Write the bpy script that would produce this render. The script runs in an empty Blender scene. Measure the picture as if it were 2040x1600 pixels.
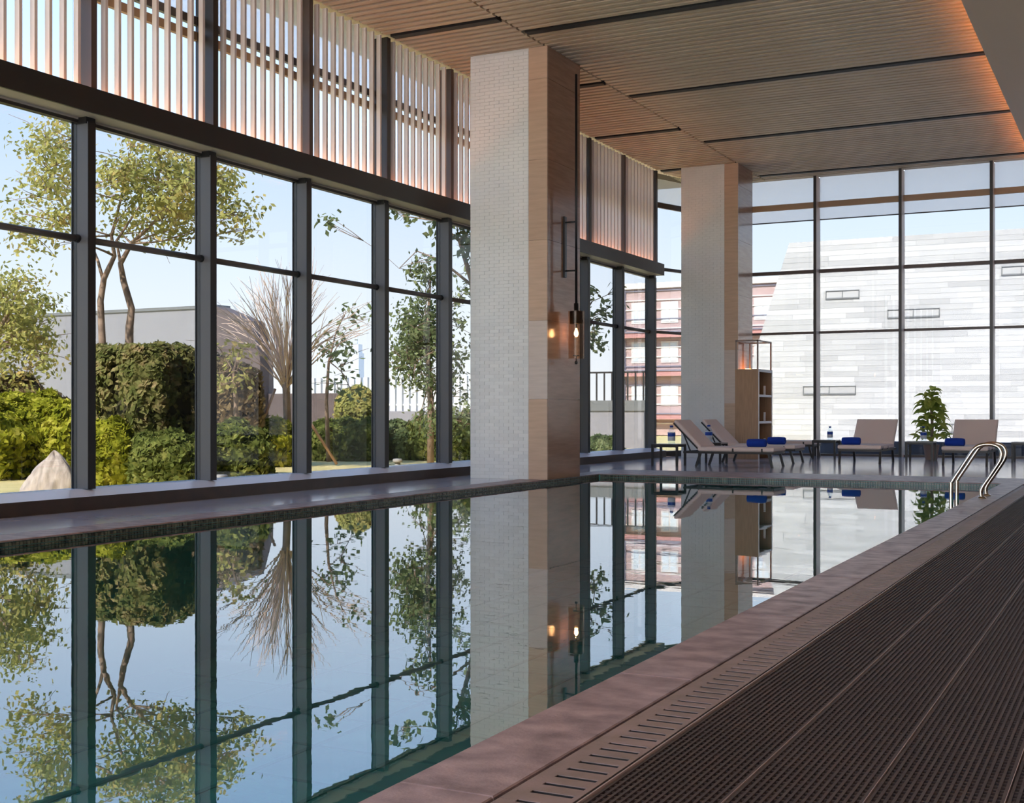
import bpy, math, random
import numpy as np
from mathutils import Vector, Matrix

R = random.Random(7)
NR = np.random.default_rng(7)
sc = bpy.context.scene
col = sc.collection

# ------------------------------------------------------------------ camera
F = 2477.0
YAW = math.atan2(1260.0, F)
SN, CS = math.sin(YAW), math.cos(YAW)
cam_d = bpy.data.cameras.new('camera')
cam_d.sensor_width = 36.0
cam_d.lens = 36.0 * F / 2040.0
cam_d.shift_y = 22.0 / 2040.0
cam_d.clip_end = 2000
cam = bpy.data.objects.new('camera', cam_d)
col.objects.link(cam)
cam.location = (0, 0, 1.0)
cam.rotation_euler = (math.pi / 2, 0, YAW)
sc.camera = cam

# ------------------------------------------------------------------ world, sun, exposure
w = bpy.data.worlds.new('sky')
sc.world = w
w.use_nodes = True
wn = w.node_tree.nodes
wl = w.node_tree.links
wn.clear()
wo = wn.new('ShaderNodeOutputWorld')
bg = wn.new('ShaderNodeBackground')
ge = wn.new('ShaderNodeTexCoord')
sx = wn.new('ShaderNodeSeparateXYZ')
cr = wn.new('ShaderNodeValToRGB')
wl.new(ge.outputs['Generated'], sx.inputs[0])
wl.new(sx.outputs['Z'], cr.inputs[0])
wl.new(cr.outputs[0], bg.inputs[0])
wl.new(bg.outputs[0], wo.inputs[0])
e = cr.color_ramp.elements
e[0].position = 0.0
e[0].color = (0.95, 0.96, 0.98, 1)
e[1].position = 1.0
e[1].color = (0.22, 0.40, 0.80, 1)
for p, c in ((0.06, (0.85, 0.91, 0.98)), (0.16, (0.67, 0.80, 0.97)), (0.32, (0.38, 0.60, 0.96))):
    q = e.new(p)
    q.color = (*c, 1)
bg.inputs[1].default_value = 5.0

sun_d = bpy.data.lights.new('sun', 'SUN')
sun_d.energy = 21.0
sun_d.angle = math.radians(1.0)
sun_d.color = (1.0, 0.93, 0.82)
sun = bpy.data.objects.new('sun', sun_d)
col.objects.link(sun)
sun.rotation_euler = Vector((0.05, 0.75, -0.66)).to_track_quat('-Z', 'Y').to_euler()
sun.location = (-20, -30, 40)

sc.view_settings.view_transform = 'Standard'
sc.view_settings.look = 'None'
sc.view_settings.gamma = 1.0
sc.view_settings.use_curve_mapping = False
sc.view_settings.exposure = 0.3
sc.cycles.max_bounces = 10
sc.cycles.diffuse_bounces = 5
sc.cycles.transparent_max_bounces = 24

# ------------------------------------------------------------------ materials
def hexc(r, g, b):
    f = lambda v: (v / 255 / 12.92) if v / 255 <= 0.04045 else ((v / 255 + 0.055) / 1.055) ** 2.4
    return (f(r), f(g), f(b))

def mat(name, c, rough=0.5, metal=0.0, spec=0.5, var=0.0, c2=None, scale=4.0, stretch=(1, 1, 1), bump=0.0, bscale=None,
        rnd=0.0, emit=None, estr=0.0, detail=4.0, rvar=0.0, coords='Object'):
    m = bpy.data.materials.new(name)
    m.use_nodes = True
    n, l = m.node_tree.nodes, m.node_tree.links
    b = n['Principled BSDF']
    b.inputs['Roughness'].default_value = rough
    b.inputs['Metallic'].default_value = metal
    b.inputs['Specular IOR Level'].default_value = spec
    b.inputs['Base Color'].default_value = (*c, 1)
    if emit:
        b.inputs['Emission Color'].default_value = (*emit, 1)
        b.inputs['Emission Strength'].default_value = estr
    if c2 is not None or bump or rvar:
        tc = n.new('ShaderNodeTexCoord')
        mp = n.new('ShaderNodeMapping')
        mp.inputs['Scale'].default_value = stretch
        l.new(tc.outputs[coords], mp.inputs[0])
        nz = n.new('ShaderNodeTexNoise')
        nz.inputs['Scale'].default_value = scale
        nz.inputs['Detail'].default_value = detail
        l.new(mp.outputs[0], nz.inputs['Vector'])
    src = None
    if c2 is not None:
        rp = n.new('ShaderNodeValToRGB')
        rp.color_ramp.elements[0].position = 0.32
        rp.color_ramp.elements[1].position = 0.68
        rp.color_ramp.elements[0].color = (*c, 1)
        rp.color_ramp.elements[1].color = (*c2, 1)
        l.new(nz.outputs[0], rp.inputs[0])
        src = rp.outputs[0]
    if rnd:
        oi = n.new('ShaderNodeObjectInfo')
        mr = n.new('ShaderNodeMapRange')
        mr.inputs['To Min'].default_value = 1 - rnd
        mr.inputs['To Max'].default_value = 1 + rnd
        l.new(oi.outputs['Random'], mr.inputs[0])
        hs = n.new('ShaderNodeHueSaturation')
        hs.inputs['Color'].default_value = (*c, 1)
        if src:
            l.new(src, hs.inputs['Color'])
        l.new(mr.outputs[0], hs.inputs['Value'])
        src = hs.outputs[0]
    if src:
        l.new(src, b.inputs['Base Color'])
    if rvar:
        mr2 = n.new('ShaderNodeMapRange')
        mr2.inputs['To Min'].default_value = max(0.02, rough - rvar)
        mr2.inputs['To Max'].default_value = rough + rvar
        l.new(nz.outputs[0], mr2.inputs[0])
        l.new(mr2.outputs[0], b.inputs['Roughness'])
    if bump:
        nb = nz
        if bscale:
            nb = n.new('ShaderNodeTexNoise')
            nb.inputs['Scale'].default_value = bscale
            nb.inputs['Detail'].default_value = 3
            l.new(mp.outputs[0], nb.inputs['Vector'])
        bp = n.new('ShaderNodeBump')
        bp.inputs['Strength'].default_value = bump
        bp.inputs['Distance'].default_value = 0.02
        l.new(nb.outputs[0], bp.inputs['Height'])
        l.new(bp.outputs[0], b.inputs['Normal'])
    return m

def glassmat(name, tint=(1, 1, 1), ior=1.45, rough=0.0, boost=1.0):
    m = bpy.data.materials.new(name)
    m.use_nodes = True
    n, l = m.node_tree.nodes, m.node_tree.links
    n.clear()
    o = n.new('ShaderNodeOutputMaterial')
    mx = n.new('ShaderNodeMixShader')
    t = n.new('ShaderNodeBsdfTransparent')
    g = n.new('ShaderNodeBsdfGlossy')
    f = n.new('ShaderNodeFresnel')
    t.inputs[0].default_value = (*tint, 1)
    g.inputs['Roughness'].default_value = rough
    f.inputs[0].default_value = ior
    ge = n.new('ShaderNodeNewGeometry')
    # thin sheet: the same reflectance from both faces
    mul = n.new('ShaderNodeMath')
    mul.operation = 'MULTIPLY'
    mul.inputs[1].default_value = boost
    sub = n.new('ShaderNodeMath')
    sub.operation = 'SUBTRACT'
    sub.inputs[0].default_value = 1.0
    l.new(ge.outputs['Backfacing'], sub.inputs[1])
    m2 = n.new('ShaderNodeMath')
    m2.operation = 'MULTIPLY'
    l.new(f.outputs[0], mul.inputs[0])
    l.new(mul.outputs[0], m2.inputs[0])
    l.new(sub.outputs[0], m2.inputs[1])
    l.new(m2.outputs[0], mx.inputs[0])
    l.new(t.outputs[0], mx.inputs[1])
    l.new(g.outputs[0], mx.inputs[2])
    l.new(mx.outputs[0], o.inputs[0])
    return m

def leafmat(name, c1, c2, c3, scale=3.0):
    m = bpy.data.materials.new(name)
    m.use_nodes = True
    n, l = m.node_tree.nodes, m.node_tree.links
    n.clear()
    o = n.new('ShaderNodeOutputMaterial')
    d = n.new('ShaderNodeBsdfDiffuse')
    t = n.new('ShaderNodeBsdfTranslucent')
    mx = n.new('ShaderNodeMixShader')
    mx.inputs[0].default_value = 0.35
    tc = n.new('ShaderNodeTexCoord')
    nz = n.new('ShaderNodeTexNoise')
    nz.inputs['Scale'].default_value = scale
    nz.inputs['Detail'].default_value = 6
    nz.inputs['Roughness'].default_value = 0.75
    rp = n.new('ShaderNodeValToRGB')
    el = rp.color_ramp.elements
    el[0].position, el[1].position = 0.34, 0.68
    el[0].color, el[1].color = (*c1, 1), (*c3, 1)
    q = el.new(0.52)
    q.color = (*c2, 1)
    l.new(tc.outputs['Object'], nz.inputs['Vector'])
    l.new(nz.outputs[0], rp.inputs[0])
    l.new(rp.outputs[0], d.inputs[0])
    l.new(rp.outputs[0], t.inputs[0])
    l.new(d.outputs[0], mx.inputs[1])
    l.new(t.outputs[0], mx.inputs[2])
    l.new(mx.outputs[0], o.inputs[0])
    return m

M = {}
M['slat'] = mat('ceiling_wood', hexc(208, 190, 166), 0.5, c2=hexc(194, 175, 150), scale=3, stretch=(0.6, 8, 8), rnd=0.06)
M['slatback'] = mat('ceiling_backing', hexc(96, 78, 62), 0.8)
M['black'] = mat('matt_black', (0.006, 0.006, 0.006), 0.6)
M['soffit'] = mat('soffit_paint', hexc(224, 202, 180), 0.7)
M['plaster'] = mat('plaster', hexc(150, 135, 122), 0.8)
M['deck'] = mat('polished_deck_stone', hexc(190, 189, 204), 0.13, c2=hexc(176, 175, 190), scale=2.5, rvar=0.04, spec=0.75)
M['coping'] = mat('coping_stone', hexc(164, 136, 134), 0.38, c2=hexc(112, 90, 90), scale=5.5, stretch=(1.2, 1.6, 1), bump=0.08, bscale=60, rnd=0.05, rvar=0.14, coords='Object', detail=8)
M['drain'] = mat('drain_stone', hexc(138, 114, 108), 0.5, c2=hexc(120, 100, 90), scale=9, rnd=0.07, bump=0.05, bscale=50)
M['curb'] = mat('curb_stone', hexc(66, 52, 44), 0.35, c2=hexc(56, 44, 38), scale=6)
M['curbtop'] = mat('sill_sky_sheen', hexc(232, 232, 242), 0.3)  # sky sheen on the curb top, put into a paler bluish colour
M['fin'] = mat('fin_metal', hexc(92, 92, 95), 0.42, metal=0.0, bump=0.0)
M['rail'] = mat('rail_metal', hexc(92, 86, 84), 0.35)
M['bracket'] = mat('bracket_metal', hexc(30, 29, 29), 0.4)
M['beam'] = mat('beam_metal', hexc(34, 33, 33), 0.4)
M['silver'] = mat('head_metal', hexc(176, 168, 158), 0.45)
M['batten'] = mat('batten_wood', hexc(236, 222, 216), 0.4, c2=hexc(226, 210, 202), scale=3, stretch=(8, 8, 0.5))
M['mull'] = mat('mullion_metal', hexc(52, 46, 44), 0.35)
M['mullside'] = mat('mullion_tan', hexc(212, 190, 172), 0.45)
M['fartransom'] = mat('transom_brown', hexc(88, 72, 66), 0.4)
M['tan'] = mat('tan_cladding', hexc(178, 146, 116), 0.5)
M['led'] = mat('led_strip', (1, 0.45, 0.12), 0.5, emit=(1.0, 0.24, 0.03), estr=17.0)
M['cove'] = mat('cove_led', (1, 0.45, 0.12), 0.5, emit=(1.0, 0.40, 0.10), estr=15.0)
M['tile'] = mat('glazed_tile', hexc(240, 240, 236), 0.14, rnd=0.04, c2=hexc(230, 232, 228), scale=1.6)
M['grout'] = mat('tile_grout', hexc(224, 224, 218), 0.8)
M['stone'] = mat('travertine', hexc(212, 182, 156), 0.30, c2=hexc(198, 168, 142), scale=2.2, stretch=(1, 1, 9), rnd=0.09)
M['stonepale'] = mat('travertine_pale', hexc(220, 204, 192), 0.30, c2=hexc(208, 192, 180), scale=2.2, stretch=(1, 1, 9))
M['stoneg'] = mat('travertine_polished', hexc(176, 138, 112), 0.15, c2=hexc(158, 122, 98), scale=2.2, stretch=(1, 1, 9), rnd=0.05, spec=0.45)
M['pooltile'] = mat('pool_tile', hexc(84, 168, 158), 0.4, c2=hexc(62, 140, 136), scale=1.4)
M['mosaic'] = mat('waterline_mosaic', hexc(112, 112, 96), 0.3, c2=hexc(38, 39, 34), scale=22, detail=1)
M['mat'] = mat('rubber_mat', hexc(62, 46, 42), 0.6, rnd=0.08)
M['matunder'] = mat('mat_underfloor', hexc(30, 24, 22), 0.8)
M['paletrim'] = mat('pale_trim', hexc(176, 152, 144), 0.35)
M['steel'] = mat('bright_steel', hexc(205, 190, 172), 0.14, metal=1.0)
M['cushion'] = mat('lounger_fabric', hexc(238, 218, 208), 0.85, bump=0.1, scale=90)
M['cushside'] = mat('lounger_fabric_side', hexc(182, 152, 130), 0.85)
M['dmetal'] = mat('dark_frame', hexc(40, 34, 30), 0.45)
M['tabletop'] = mat('table_top', hexc(46, 40, 37), 0.3)
M['towel'] = mat('blue_towel', hexc(18, 62, 170), 0.95, bump=0.5, scale=120)
M['bottle'] = glassmat('bottle_plastic', (0.86, 0.92, 0.97), 1.45)
M['blabel'] = mat('bottle_label', hexc(24, 74, 180), 0.4)
M['bcap'] = mat('bottle_cap', hexc(30, 70, 170), 0.4)
M['bwhite'] = mat('bottle_paper', hexc(226, 232, 240), 0.5)
M['shelfwood'] = mat('shelf_wood', hexc(184, 148, 114), 0.5, c2=hexc(166, 132, 100), scale=4, stretch=(10, 10, 0.7))
M['shelfwhite'] = mat('shelf_white_edge', hexc(250, 246, 240), 0.5)
M['shelfmetal'] = mat('shelf_frame_metal', hexc(150, 128, 116), 0.4)
M['pot'] = mat('plant_pot', hexc(140, 116, 106), 0.6)
M['potleaf'] = leafmat('pot_leaf', hexc(128, 148, 70), hexc(188, 198, 100), hexc(234, 230, 148), 4)
M['soil'] = mat('soil', (0.03, 0.02, 0.015), 0.9)
M['bark'] = mat('bark', hexc(176, 150, 130), 0.85, c2=hexc(126, 104, 90), scale=9, bump=0.4)
M['barkpale'] = mat('pale_twig', hexc(224, 198, 180), 0.85)
M['stake'] = mat('stake_wood', hexc(190, 150, 120), 0.8)
M['glassfar'] = glassmat('far_window_glass', (0.424, 0.428, 0.430), 1.22)
M['glass'] = glassmat('dimming_window_glass', (0.424, 0.428, 0.430), 1.45)  # tint added to hold the outdoors down against the room
M['glassup'] = glassmat('upper_window_glass', (0.54, 0.545, 0.555), 1.45)
M['lampglass'] = glassmat('lamp_glass', (0.93, 0.84, 0.76), 1.5)
M['bulb'] = mat('bulb', (1, 0.6, 0.3), 0.4, emit=(1.0, 0.58, 0.26), estr=26.0)
M['lawn'] = mat('dry_lawn', hexc(226, 206, 150), 0.95, c2=hexc(202, 188, 122), scale=2.0)
M['paving'] = mat('outdoor_paving', hexc(168, 164, 166), 0.8)
M['kerb'] = mat('outdoor_kerb', hexc(150, 148, 156), 0.8)
M['greywall'] = mat('grey_render', hexc(150, 150, 156), 0.9, c2=hexc(142, 142, 149), scale=0.5, stretch=(2, 2, 0.4))
M['darkwall'] = mat('dark_brick', hexc(104, 92, 92), 0.9, c2=hexc(92, 80, 80), scale=2)
M['whitemetal'] = mat('white_picket', hexc(232, 232, 234), 0.5)
M['rock'] = mat('pale_rock', hexc(204, 190, 178), 0.9, c2=hexc(160, 146, 136), scale=5, stretch=(3, 3, 0.8), bump=1.0)
M['block'] = mat('white_stone_block', hexc(196, 195, 193), 0.8, rnd=0.14, c2=hexc(192, 191, 190), scale=1.0)
M['blockback'] = mat('stone_joint', hexc(192, 192, 192), 0.9)
M['slitdark'] = mat('frame_cap_grey', hexc(120, 122, 124), 0.6)  # mid grey of the slit frames and wall caps
M['pink'] = mat('pink_brick', hexc(196, 172, 170), 0.9, c2=hexc(186, 160, 158), scale=1.4, stretch=(1, 1, 3))
M['red'] = mat('red_roof', hexc(194, 146, 140), 0.8)
M['palewhite'] = mat('pale_render', hexc(228, 220, 216), 0.9)
M['slate'] = mat('slate_line', hexc(128, 126, 142), 0.7)
M['tower'] = mat('tower_glass', hexc(214, 224, 232), 0.6)
M['lampstone'] = mat('garden_lamp', hexc(168, 164, 160), 0.6)
M['yellow'] = mat('yellow_sign', hexc(220, 170, 40), 0.6)
L_YEL = leafmat('leaf_yellow_green', hexc(96, 108, 30), hexc(176, 176, 56), hexc(228, 216, 110), 5.0)
L_GRN = leafmat('leaf_green', hexc(72, 86, 42), hexc(126, 136, 70), hexc(188, 184, 106), 5.0)
L_OLV = leafmat('leaf_olive', hexc(88, 102, 50), hexc(142, 140, 86), hexc(196, 168, 128), 5.0)
L_BRN = leafmat('leaf_brownish', hexc(112, 96, 70), hexc(160, 138, 104), hexc(196, 176, 134), 4.0)
L_TREE = leafmat('leaf_tree', hexc(140, 146, 78), hexc(190, 186, 112), hexc(214, 178, 114), 1.6)
L_DRK = leafmat('leaf_dark', hexc(84, 98, 62), hexc(128, 142, 96), hexc(180, 186, 140), 3.0)

def blindmat():
    m = bpy.data.materials.new('blind_fabric')
    m.use_nodes = True
    n, l = m.node_tree.nodes, m.node_tree.links
    n.clear()
    o = n.new('ShaderNodeOutputMaterial')
    d = n.new('ShaderNodeBsdfDiffuse')
    t = n.new('ShaderNodeBsdfTranslucent')
    x = n.new('ShaderNodeBsdfTransparent')
    mx = n.new('ShaderNodeMixShader')
    m2 = n.new('ShaderNodeMixShader')
    mx.inputs[0].default_value = 0.8
    m2.inputs[0].default_value = 0.66
    for k in (d, t):
        k.inputs[0].default_value = (0.88, 0.87, 0.85, 1)
    x.inputs[0].default_value = (0.97, 0.95, 0.94, 1)
    l.new(d.outputs[0], mx.inputs[1])
    l.new(t.outputs[0], mx.inputs[2])
    l.new(mx.outputs[0], m2.inputs[1])
    l.new(x.outputs[0], m2.inputs[2])
    l.new(m2.outputs[0], o.inputs[0])
    return m
M['blind'] = blindmat()

def watermat():
    m = bpy.data.materials.new('pool_water')
    m.use_nodes = True
    n, l = m.node_tree.nodes, m.node_tree.links
    n.clear()
    o = n.new('ShaderNodeOutputMaterial')
    mx = n.new('ShaderNodeMixShader')
    t = n.new('ShaderNodeBsdfTransparent')
    g = n.new('ShaderNodeBsdfGlossy')
    f = n.new('ShaderNodeLayerWeight')
    pw = n.new('ShaderNodeMath')
    pw.operation = 'POWER'
    pw.inputs[1].default_value = 2.0
    ma = n.new('ShaderNodeMath')
    ma.operation = 'MULTIPLY_ADD'
    ma.inputs[1].default_value = 0.74
    ma.inputs[2].default_value = 0.10
    t.inputs[0].default_value = (0.62, 0.80, 0.80, 1)
    g.inputs['Roughness'].default_value = 0.004
    g.inputs[0].default_value = (0.97, 0.98, 1.0, 1)
    tc = n.new('ShaderNodeTexCoord')
    mp = n.new('ShaderNodeMapping')
    mp.inputs['Rotation'].default_value = (0, 0, YAW)
    mp.inputs['Scale'].default_value = (1.0, 2.2, 1)
    nz = n.new('ShaderNodeTexNoise')
    nz.inputs['Scale'].default_value = 2.4
    nz.inputs['Detail'].default_value = 2.5
    bp = n.new('ShaderNodeBump')
    bp.inputs['Strength'].default_value = 0.07
    bp.inputs['Distance'].default_value = 0.004
    l.new(tc.outputs['Object'], mp.inputs[0])
    l.new(mp.outputs[0], nz.inputs['Vector'])
    l.new(nz.outputs[0], bp.inputs['Height'])
    l.new(bp.outputs[0], g.inputs['Normal'])
    l.new(f.outputs['Facing'], pw.inputs[0])
    l.new(pw.outputs[0], ma.inputs[0])
    l.new(ma.outputs[0], mx.inputs[0])
    l.new(t.outputs[0], mx.inputs[1])
    l.new(g.outputs[0], mx.inputs[2])
    l.new(mx.outputs[0], o.inputs[0])
    return m
M['water'] = watermat()

# ------------------------------------------------------------------ mesh helpers
BOXF = ((0, 3, 2, 1), (4, 5, 6, 7), (0, 1, 5, 4), (1, 2, 6, 5), (2, 3, 7, 6), (3, 0, 4, 7))

class MB:
    def __init__(s):
        s.v, s.f, s.mi, s.sm = [], [], [], []

    def add(s, vs, fs, mi=0, smooth=False):
        o = len(s.v)
        s.v += [tuple(p) for p in vs]
        s.f += [tuple(i + o for i in q) for q in fs]
        s.mi += [mi] * len(fs)
        s.sm += [smooth] * len(fs)
        return s

    def box(s, x0, x1, y0, y1, z0, z1, mi=0):
        return s.add([(x0, y0, z0), (x1, y0, z0), (x1, y1, z0), (x0, y1, z0), (x0, y0, z1), (x1, y0, z1), (x1, y1, z1), (x0, y1, z1)], BOXF, mi)

    def bev(s, x0, x1, y0, y1, z0, z1, b, mi=0):
        # box with chamfered top rim
        vs = [(x0, y0, z0), (x1, y0, z0), (x1, y1, z0), (x0, y1, z0), (x0, y0, z1 - b), (x1, y0, z1 - b), (x1, y1, z1 - b), (x0, y1, z1 - b),
              (x0 + b, y0 + b, z1), (x1 - b, y0 + b, z1), (x1 - b, y1 - b, z1), (x0 + b, y1 - b, z1)]
        fs = [(0, 3, 2, 1)]
        for i in range(4):
            j = (i + 1) % 4
            fs += [(i, j, 4 + j, 4 + i), (4 + i, 4 + j, 8 + j, 8 + i)]
        fs.append((8, 9, 10, 11))
        return s.add(vs, fs, mi)

    def bar(s, a, b, w, h, mi=0):
        # square bar between two points
        a, b = Vector(a), Vector(b)
        d = (b - a).normalized()
        up = Vector((0, 0, 1)) if abs(d.z) < 0.95 else Vector((0, 1, 0))
        x = d.cross(up).normalized() * (w / 2)
        y = x.cross(d).normalized() * (h / 2)
        vs = [a - x - y, a + x - y, b + x - y, b - x - y, a - x + y, a + x + y, b + x + y, b - x + y]
        return s.add(vs, BOXF, mi)

    def tube(s, pts, rad, n=8, mi=0, cap=True):
        pts = [Vector(p) for p in pts]
        rad = rad if hasattr(rad, '__len__') else [rad] * len(pts)
        vs, fs = [], []
        prev = None
        for i, p in enumerate(pts):
            d = (pts[min(i + 1, len(pts) - 1)] - pts[max(i - 1, 0)]).normalized()
            if prev is None:
                up = Vector((0, 0, 1)) if abs(d.z) < 0.9 else Vector((1, 0, 0))
                x = d.cross(up).normalized()
            else:
                x = (prev - d * prev.dot(d)).normalized()
            prev = x
            y = d.cross(x)
            for k in range(n):
                t = 2 * math.pi * k / n
                vs.append(p + (x * math.cos(t) + y * math.sin(t)) * rad[i])
        for i in range(len(pts) - 1):
            for k in range(n):
                k2 = (k + 1) % n
                fs.append((i * n + k, i * n + k2, (i + 1) * n + k2, (i + 1) * n + k))
        s.add(vs, fs, mi, True)
        if cap:
            o = len(s.v) - len(vs)
            s.f += [tuple(o + k for k in reversed(range(n))), tuple(o + (len(pts) - 1) * n + k for k in range(n))]
            s.mi += [mi, mi]
            s.sm += [False, False]
        return s

    def lathe(s, prof, n=20, cx=0, cy=0, cz=0, mi=0, smooth=True):
        vs, fs = [], []
        for r, z in prof:
            for k in range(n):
                t = 2 * math.pi * k / n
                vs.append((cx + r * math.cos(t), cy + r * math.sin(t), cz + z))
        for i in range(len(prof) - 1):
            for k in range(n):
                k2 = (k + 1) % n
                fs.append((i * n + k, i * n + k2, (i + 1) * n + k2, (i + 1) * n + k))
        return s.add(vs, fs, mi, smooth)

    def prism(s, poly, y0, y1, mi=0):
        # polygon in x-z, extruded along y
        n = len(poly)
        vs = [(x, y0, z) for x, z in poly] + [(x, y1, z) for x, z in poly]
        fs = [tuple(range(n)), tuple(reversed(range(n, 2 * n)))]
        for i in range(n):
            j = (i + 1) % n
            fs.append((j, i, n + i, n + j))
        return s.add(vs, fs, mi)

    def mesh(s, name, mats):
        me = bpy.data.meshes.new(name)
        me.from_pydata([tuple(p) for p in s.v], [], s.f)
        for m in (mats if isinstance(mats, (list, tuple)) else [mats]):
            me.materials.append(m)
        if any(s.mi):
            me.polygons.foreach_set('material_index', s.mi)
        if any(s.sm):
            me.polygons.foreach_set('use_smooth', s.sm)
        me.update()
        return me

    def build(s, name, mats, parent=None, loc=(0, 0, 0), rz=0.0):
        return inst(name, s.mesh(name, mats), parent, loc, rz)

def inst(name, me, parent=None, loc=(0, 0, 0), rz=0.0, rot=None, scale=None):
    o = bpy.data.objects.new(name, me)
    col.objects.link(o)
    o.location = loc
    o.rotation_euler = rot if rot else (0, 0, rz)
    if scale:
        o.scale = scale
    if parent:
        o.parent = parent
    return o

def empty(name, loc=(0, 0, 0), rz=0.0):
    o = bpy.data.objects.new(name, None)
    o.empty_display_size = 0.2
    col.objects.link(o)
    o.location = loc
    o.rotation_euler = (0, 0, rz)
    return o

def tag(o, label, cat, group=None, kind=None):
    o['label'] = label
    o['category'] = cat
    if group:
        o['group'] = group
    if kind:
        o['kind'] = kind
    return o

def struct(o, label=None):
    o['kind'] = 'structure'
    if label:
        o['label'] = label
    return o

def stuff(o):
    o['kind'] = 'stuff'
    return o

def P(px, py, t):
    """Point seen at frame position px, py at forward depth t metres."""
    r = (px - 1020) / F
    u = (822 - py) / F
    return Vector((t * (-SN + r * CS), t * (CS + r * SN), 1.0 + t * u))

# ------------------------------------------------------------------ dimensions
ZC = 6.45                      # ceiling underside
XL, XR = -7.95, -1.785         # pool long edges
YN, YF = -1.5, 18.75           # pool near and far edges
WZ = -0.065                    # water level
G = [3.95, 5.86, 7.73, 9.61, 11.52, 13.41, 15.30, 17.16, 19.0, 20.85, 22.69, 24.52, 26.45]
YFAR = 28.9
XRW, YBK = 5.0, -12.0

# ------------------------------------------------------------------ floor and pool shell
b = MB()
b.box(-9.62, XL - 0.40, YBK, YFAR + 0.3, -0.5, 0.0)
b.box(XL - 0.40, XRW, YF + 1.55, YFAR + 0.3, -0.5, 0.0)
b.box(XL - 0.40, XRW, YBK, YN - 0.4, -0.5, 0.0)
b.box(-0.96 + 0.322 * 5, XRW, YN - 0.4, YF + 1.55, -0.5, 0.0)
b.box(-10.35, -9.62, YBK, 29.2, -0.5, -0.01)
floor = struct(b.build('floor', M['deck']), 'polished grey stone pool deck')
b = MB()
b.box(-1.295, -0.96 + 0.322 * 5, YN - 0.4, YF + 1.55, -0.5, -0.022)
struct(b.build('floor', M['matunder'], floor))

# pool basin
b = MB()
zb = -1.35
b.box(XL - 0.1, XR + 0.1, YN - 0.1, YF + 0.1, zb - 0.1, zb)
b.box(XL - 0.1, XL - 0.012, YN, YF + 0.012, zb, -0.015)
b.box(XR + 0.012, XR + 0.1, YN, YF + 0.012, zb, -0.015)
b.box(XL - 0.1, XR + 0.1, YF + 0.012, YF + 0.1, zb, -0.015)
b.box(XL - 0.1, XR + 0.1, YN - 0.1, YN - 0.012, zb, -0.015)
basin = struct(b.build('floor', M['pooltile']), 'teal tiled pool basin under the water')
# lane lines and tile joints on the basin floor
b = MB()
for k in range(1, 9):
    x = XL + k * (XR - XL) / 9
    b.box(x - 0.02, x + 0.02, YN + 0.2, YF - 0.2, zb, zb + 0.006)
for k in range(1, 28):
    y = YN + k * (YF - YN) / 28
    b.box(XL + 0.1, XR - 0.1, y - 0.02, y + 0.02, zb, zb + 0.005)
stuff(b.build('basin_joint', mat('basin_joint', hexc(60, 134, 130), 0.5), basin))
# waterline mosaic: single pieces, thousands of them
b = MB()
p = 0.036
y = YN + 0.02
while y < YF - 0.02:
    for z in (-0.051, -0.087, -0.123):
        d = R.uniform(0, 0.004)
        b.box(XL - 0.012, XL + 0.002 + d, y, y + p - 0.006, z, z + p - 0.006)
    y += p
x = XL + 0.03
while x < XR - 0.03:
    for z in (-0.051, -0.087, -0.123):
        d = R.uniform(0, 0.004)
        b.box(x, x + p - 0.006, YF - 0.002 - d, YF + 0.012, z, z + p - 0.006)
    x += p
stuff(b.build('mosaic_tile', M['mosaic'], basin))
# water
b = MB()
b.add([(XL, YN, WZ), (XR, YN, WZ), (XR, YF, WZ), (XL, YF, WZ)], [(0, 1, 2, 3)])
wt = b.build('pool_water', M['water'])
tag(wt, 'still clear teal pool water mirroring the windows and columns', 'water', kind='stuff')

# coping stones
def coping(x0, x1, y0, y1, along, n):
    L = (y1 - y0) if along == 'y' else (x1 - x0)
    for i in range(n):
        a, c = i * L / n + 0.0015, (i + 1) * L / n - 0.0015
        q = MB()
        if along == 'y':
            q.bev(x0, x1, y0 + a, y0 + c, -0.014, 0.0, 0.004)
        else:
            q.bev(x0 + a, x0 + c, y0, y1, -0.014, 0.0, 0.004)
        q.build('coping_stone', M['coping'], floor)
coping(XL - 0.40, XL + 0.015, YN - 0.4, YF - 0.015, 'y', 14)
coping(XR - 0.015, -1.511, YN - 0.4, YF - 0.015, 'y', 13)
coping(XL - 0.40, -1.295, YF - 0.015, YF + 0.40, 'x', 5)
coping(XL - 0.40, -1.295, YF + 0.408, YF + 1.55, 'x', 5)
b = MB()
b.box(XL - 0.4, -1.3, YN - 0.4, YN - 0.0, -0.05, 0)
b.build('coping_stone', M['coping'], floor)
b = MB()
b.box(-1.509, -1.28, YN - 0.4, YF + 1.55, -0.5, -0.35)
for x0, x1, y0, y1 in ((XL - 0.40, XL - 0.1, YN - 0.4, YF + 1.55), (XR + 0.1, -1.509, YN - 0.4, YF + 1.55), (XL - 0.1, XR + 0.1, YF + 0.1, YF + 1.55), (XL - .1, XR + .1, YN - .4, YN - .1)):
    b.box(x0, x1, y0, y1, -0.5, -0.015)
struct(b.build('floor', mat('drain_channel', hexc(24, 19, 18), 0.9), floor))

# slotted drain covers along the right edge: bars between real slots
LD = 0.624
q = MB()
xa, xb = -1.497, -1.309
pt = LD / 8
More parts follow.
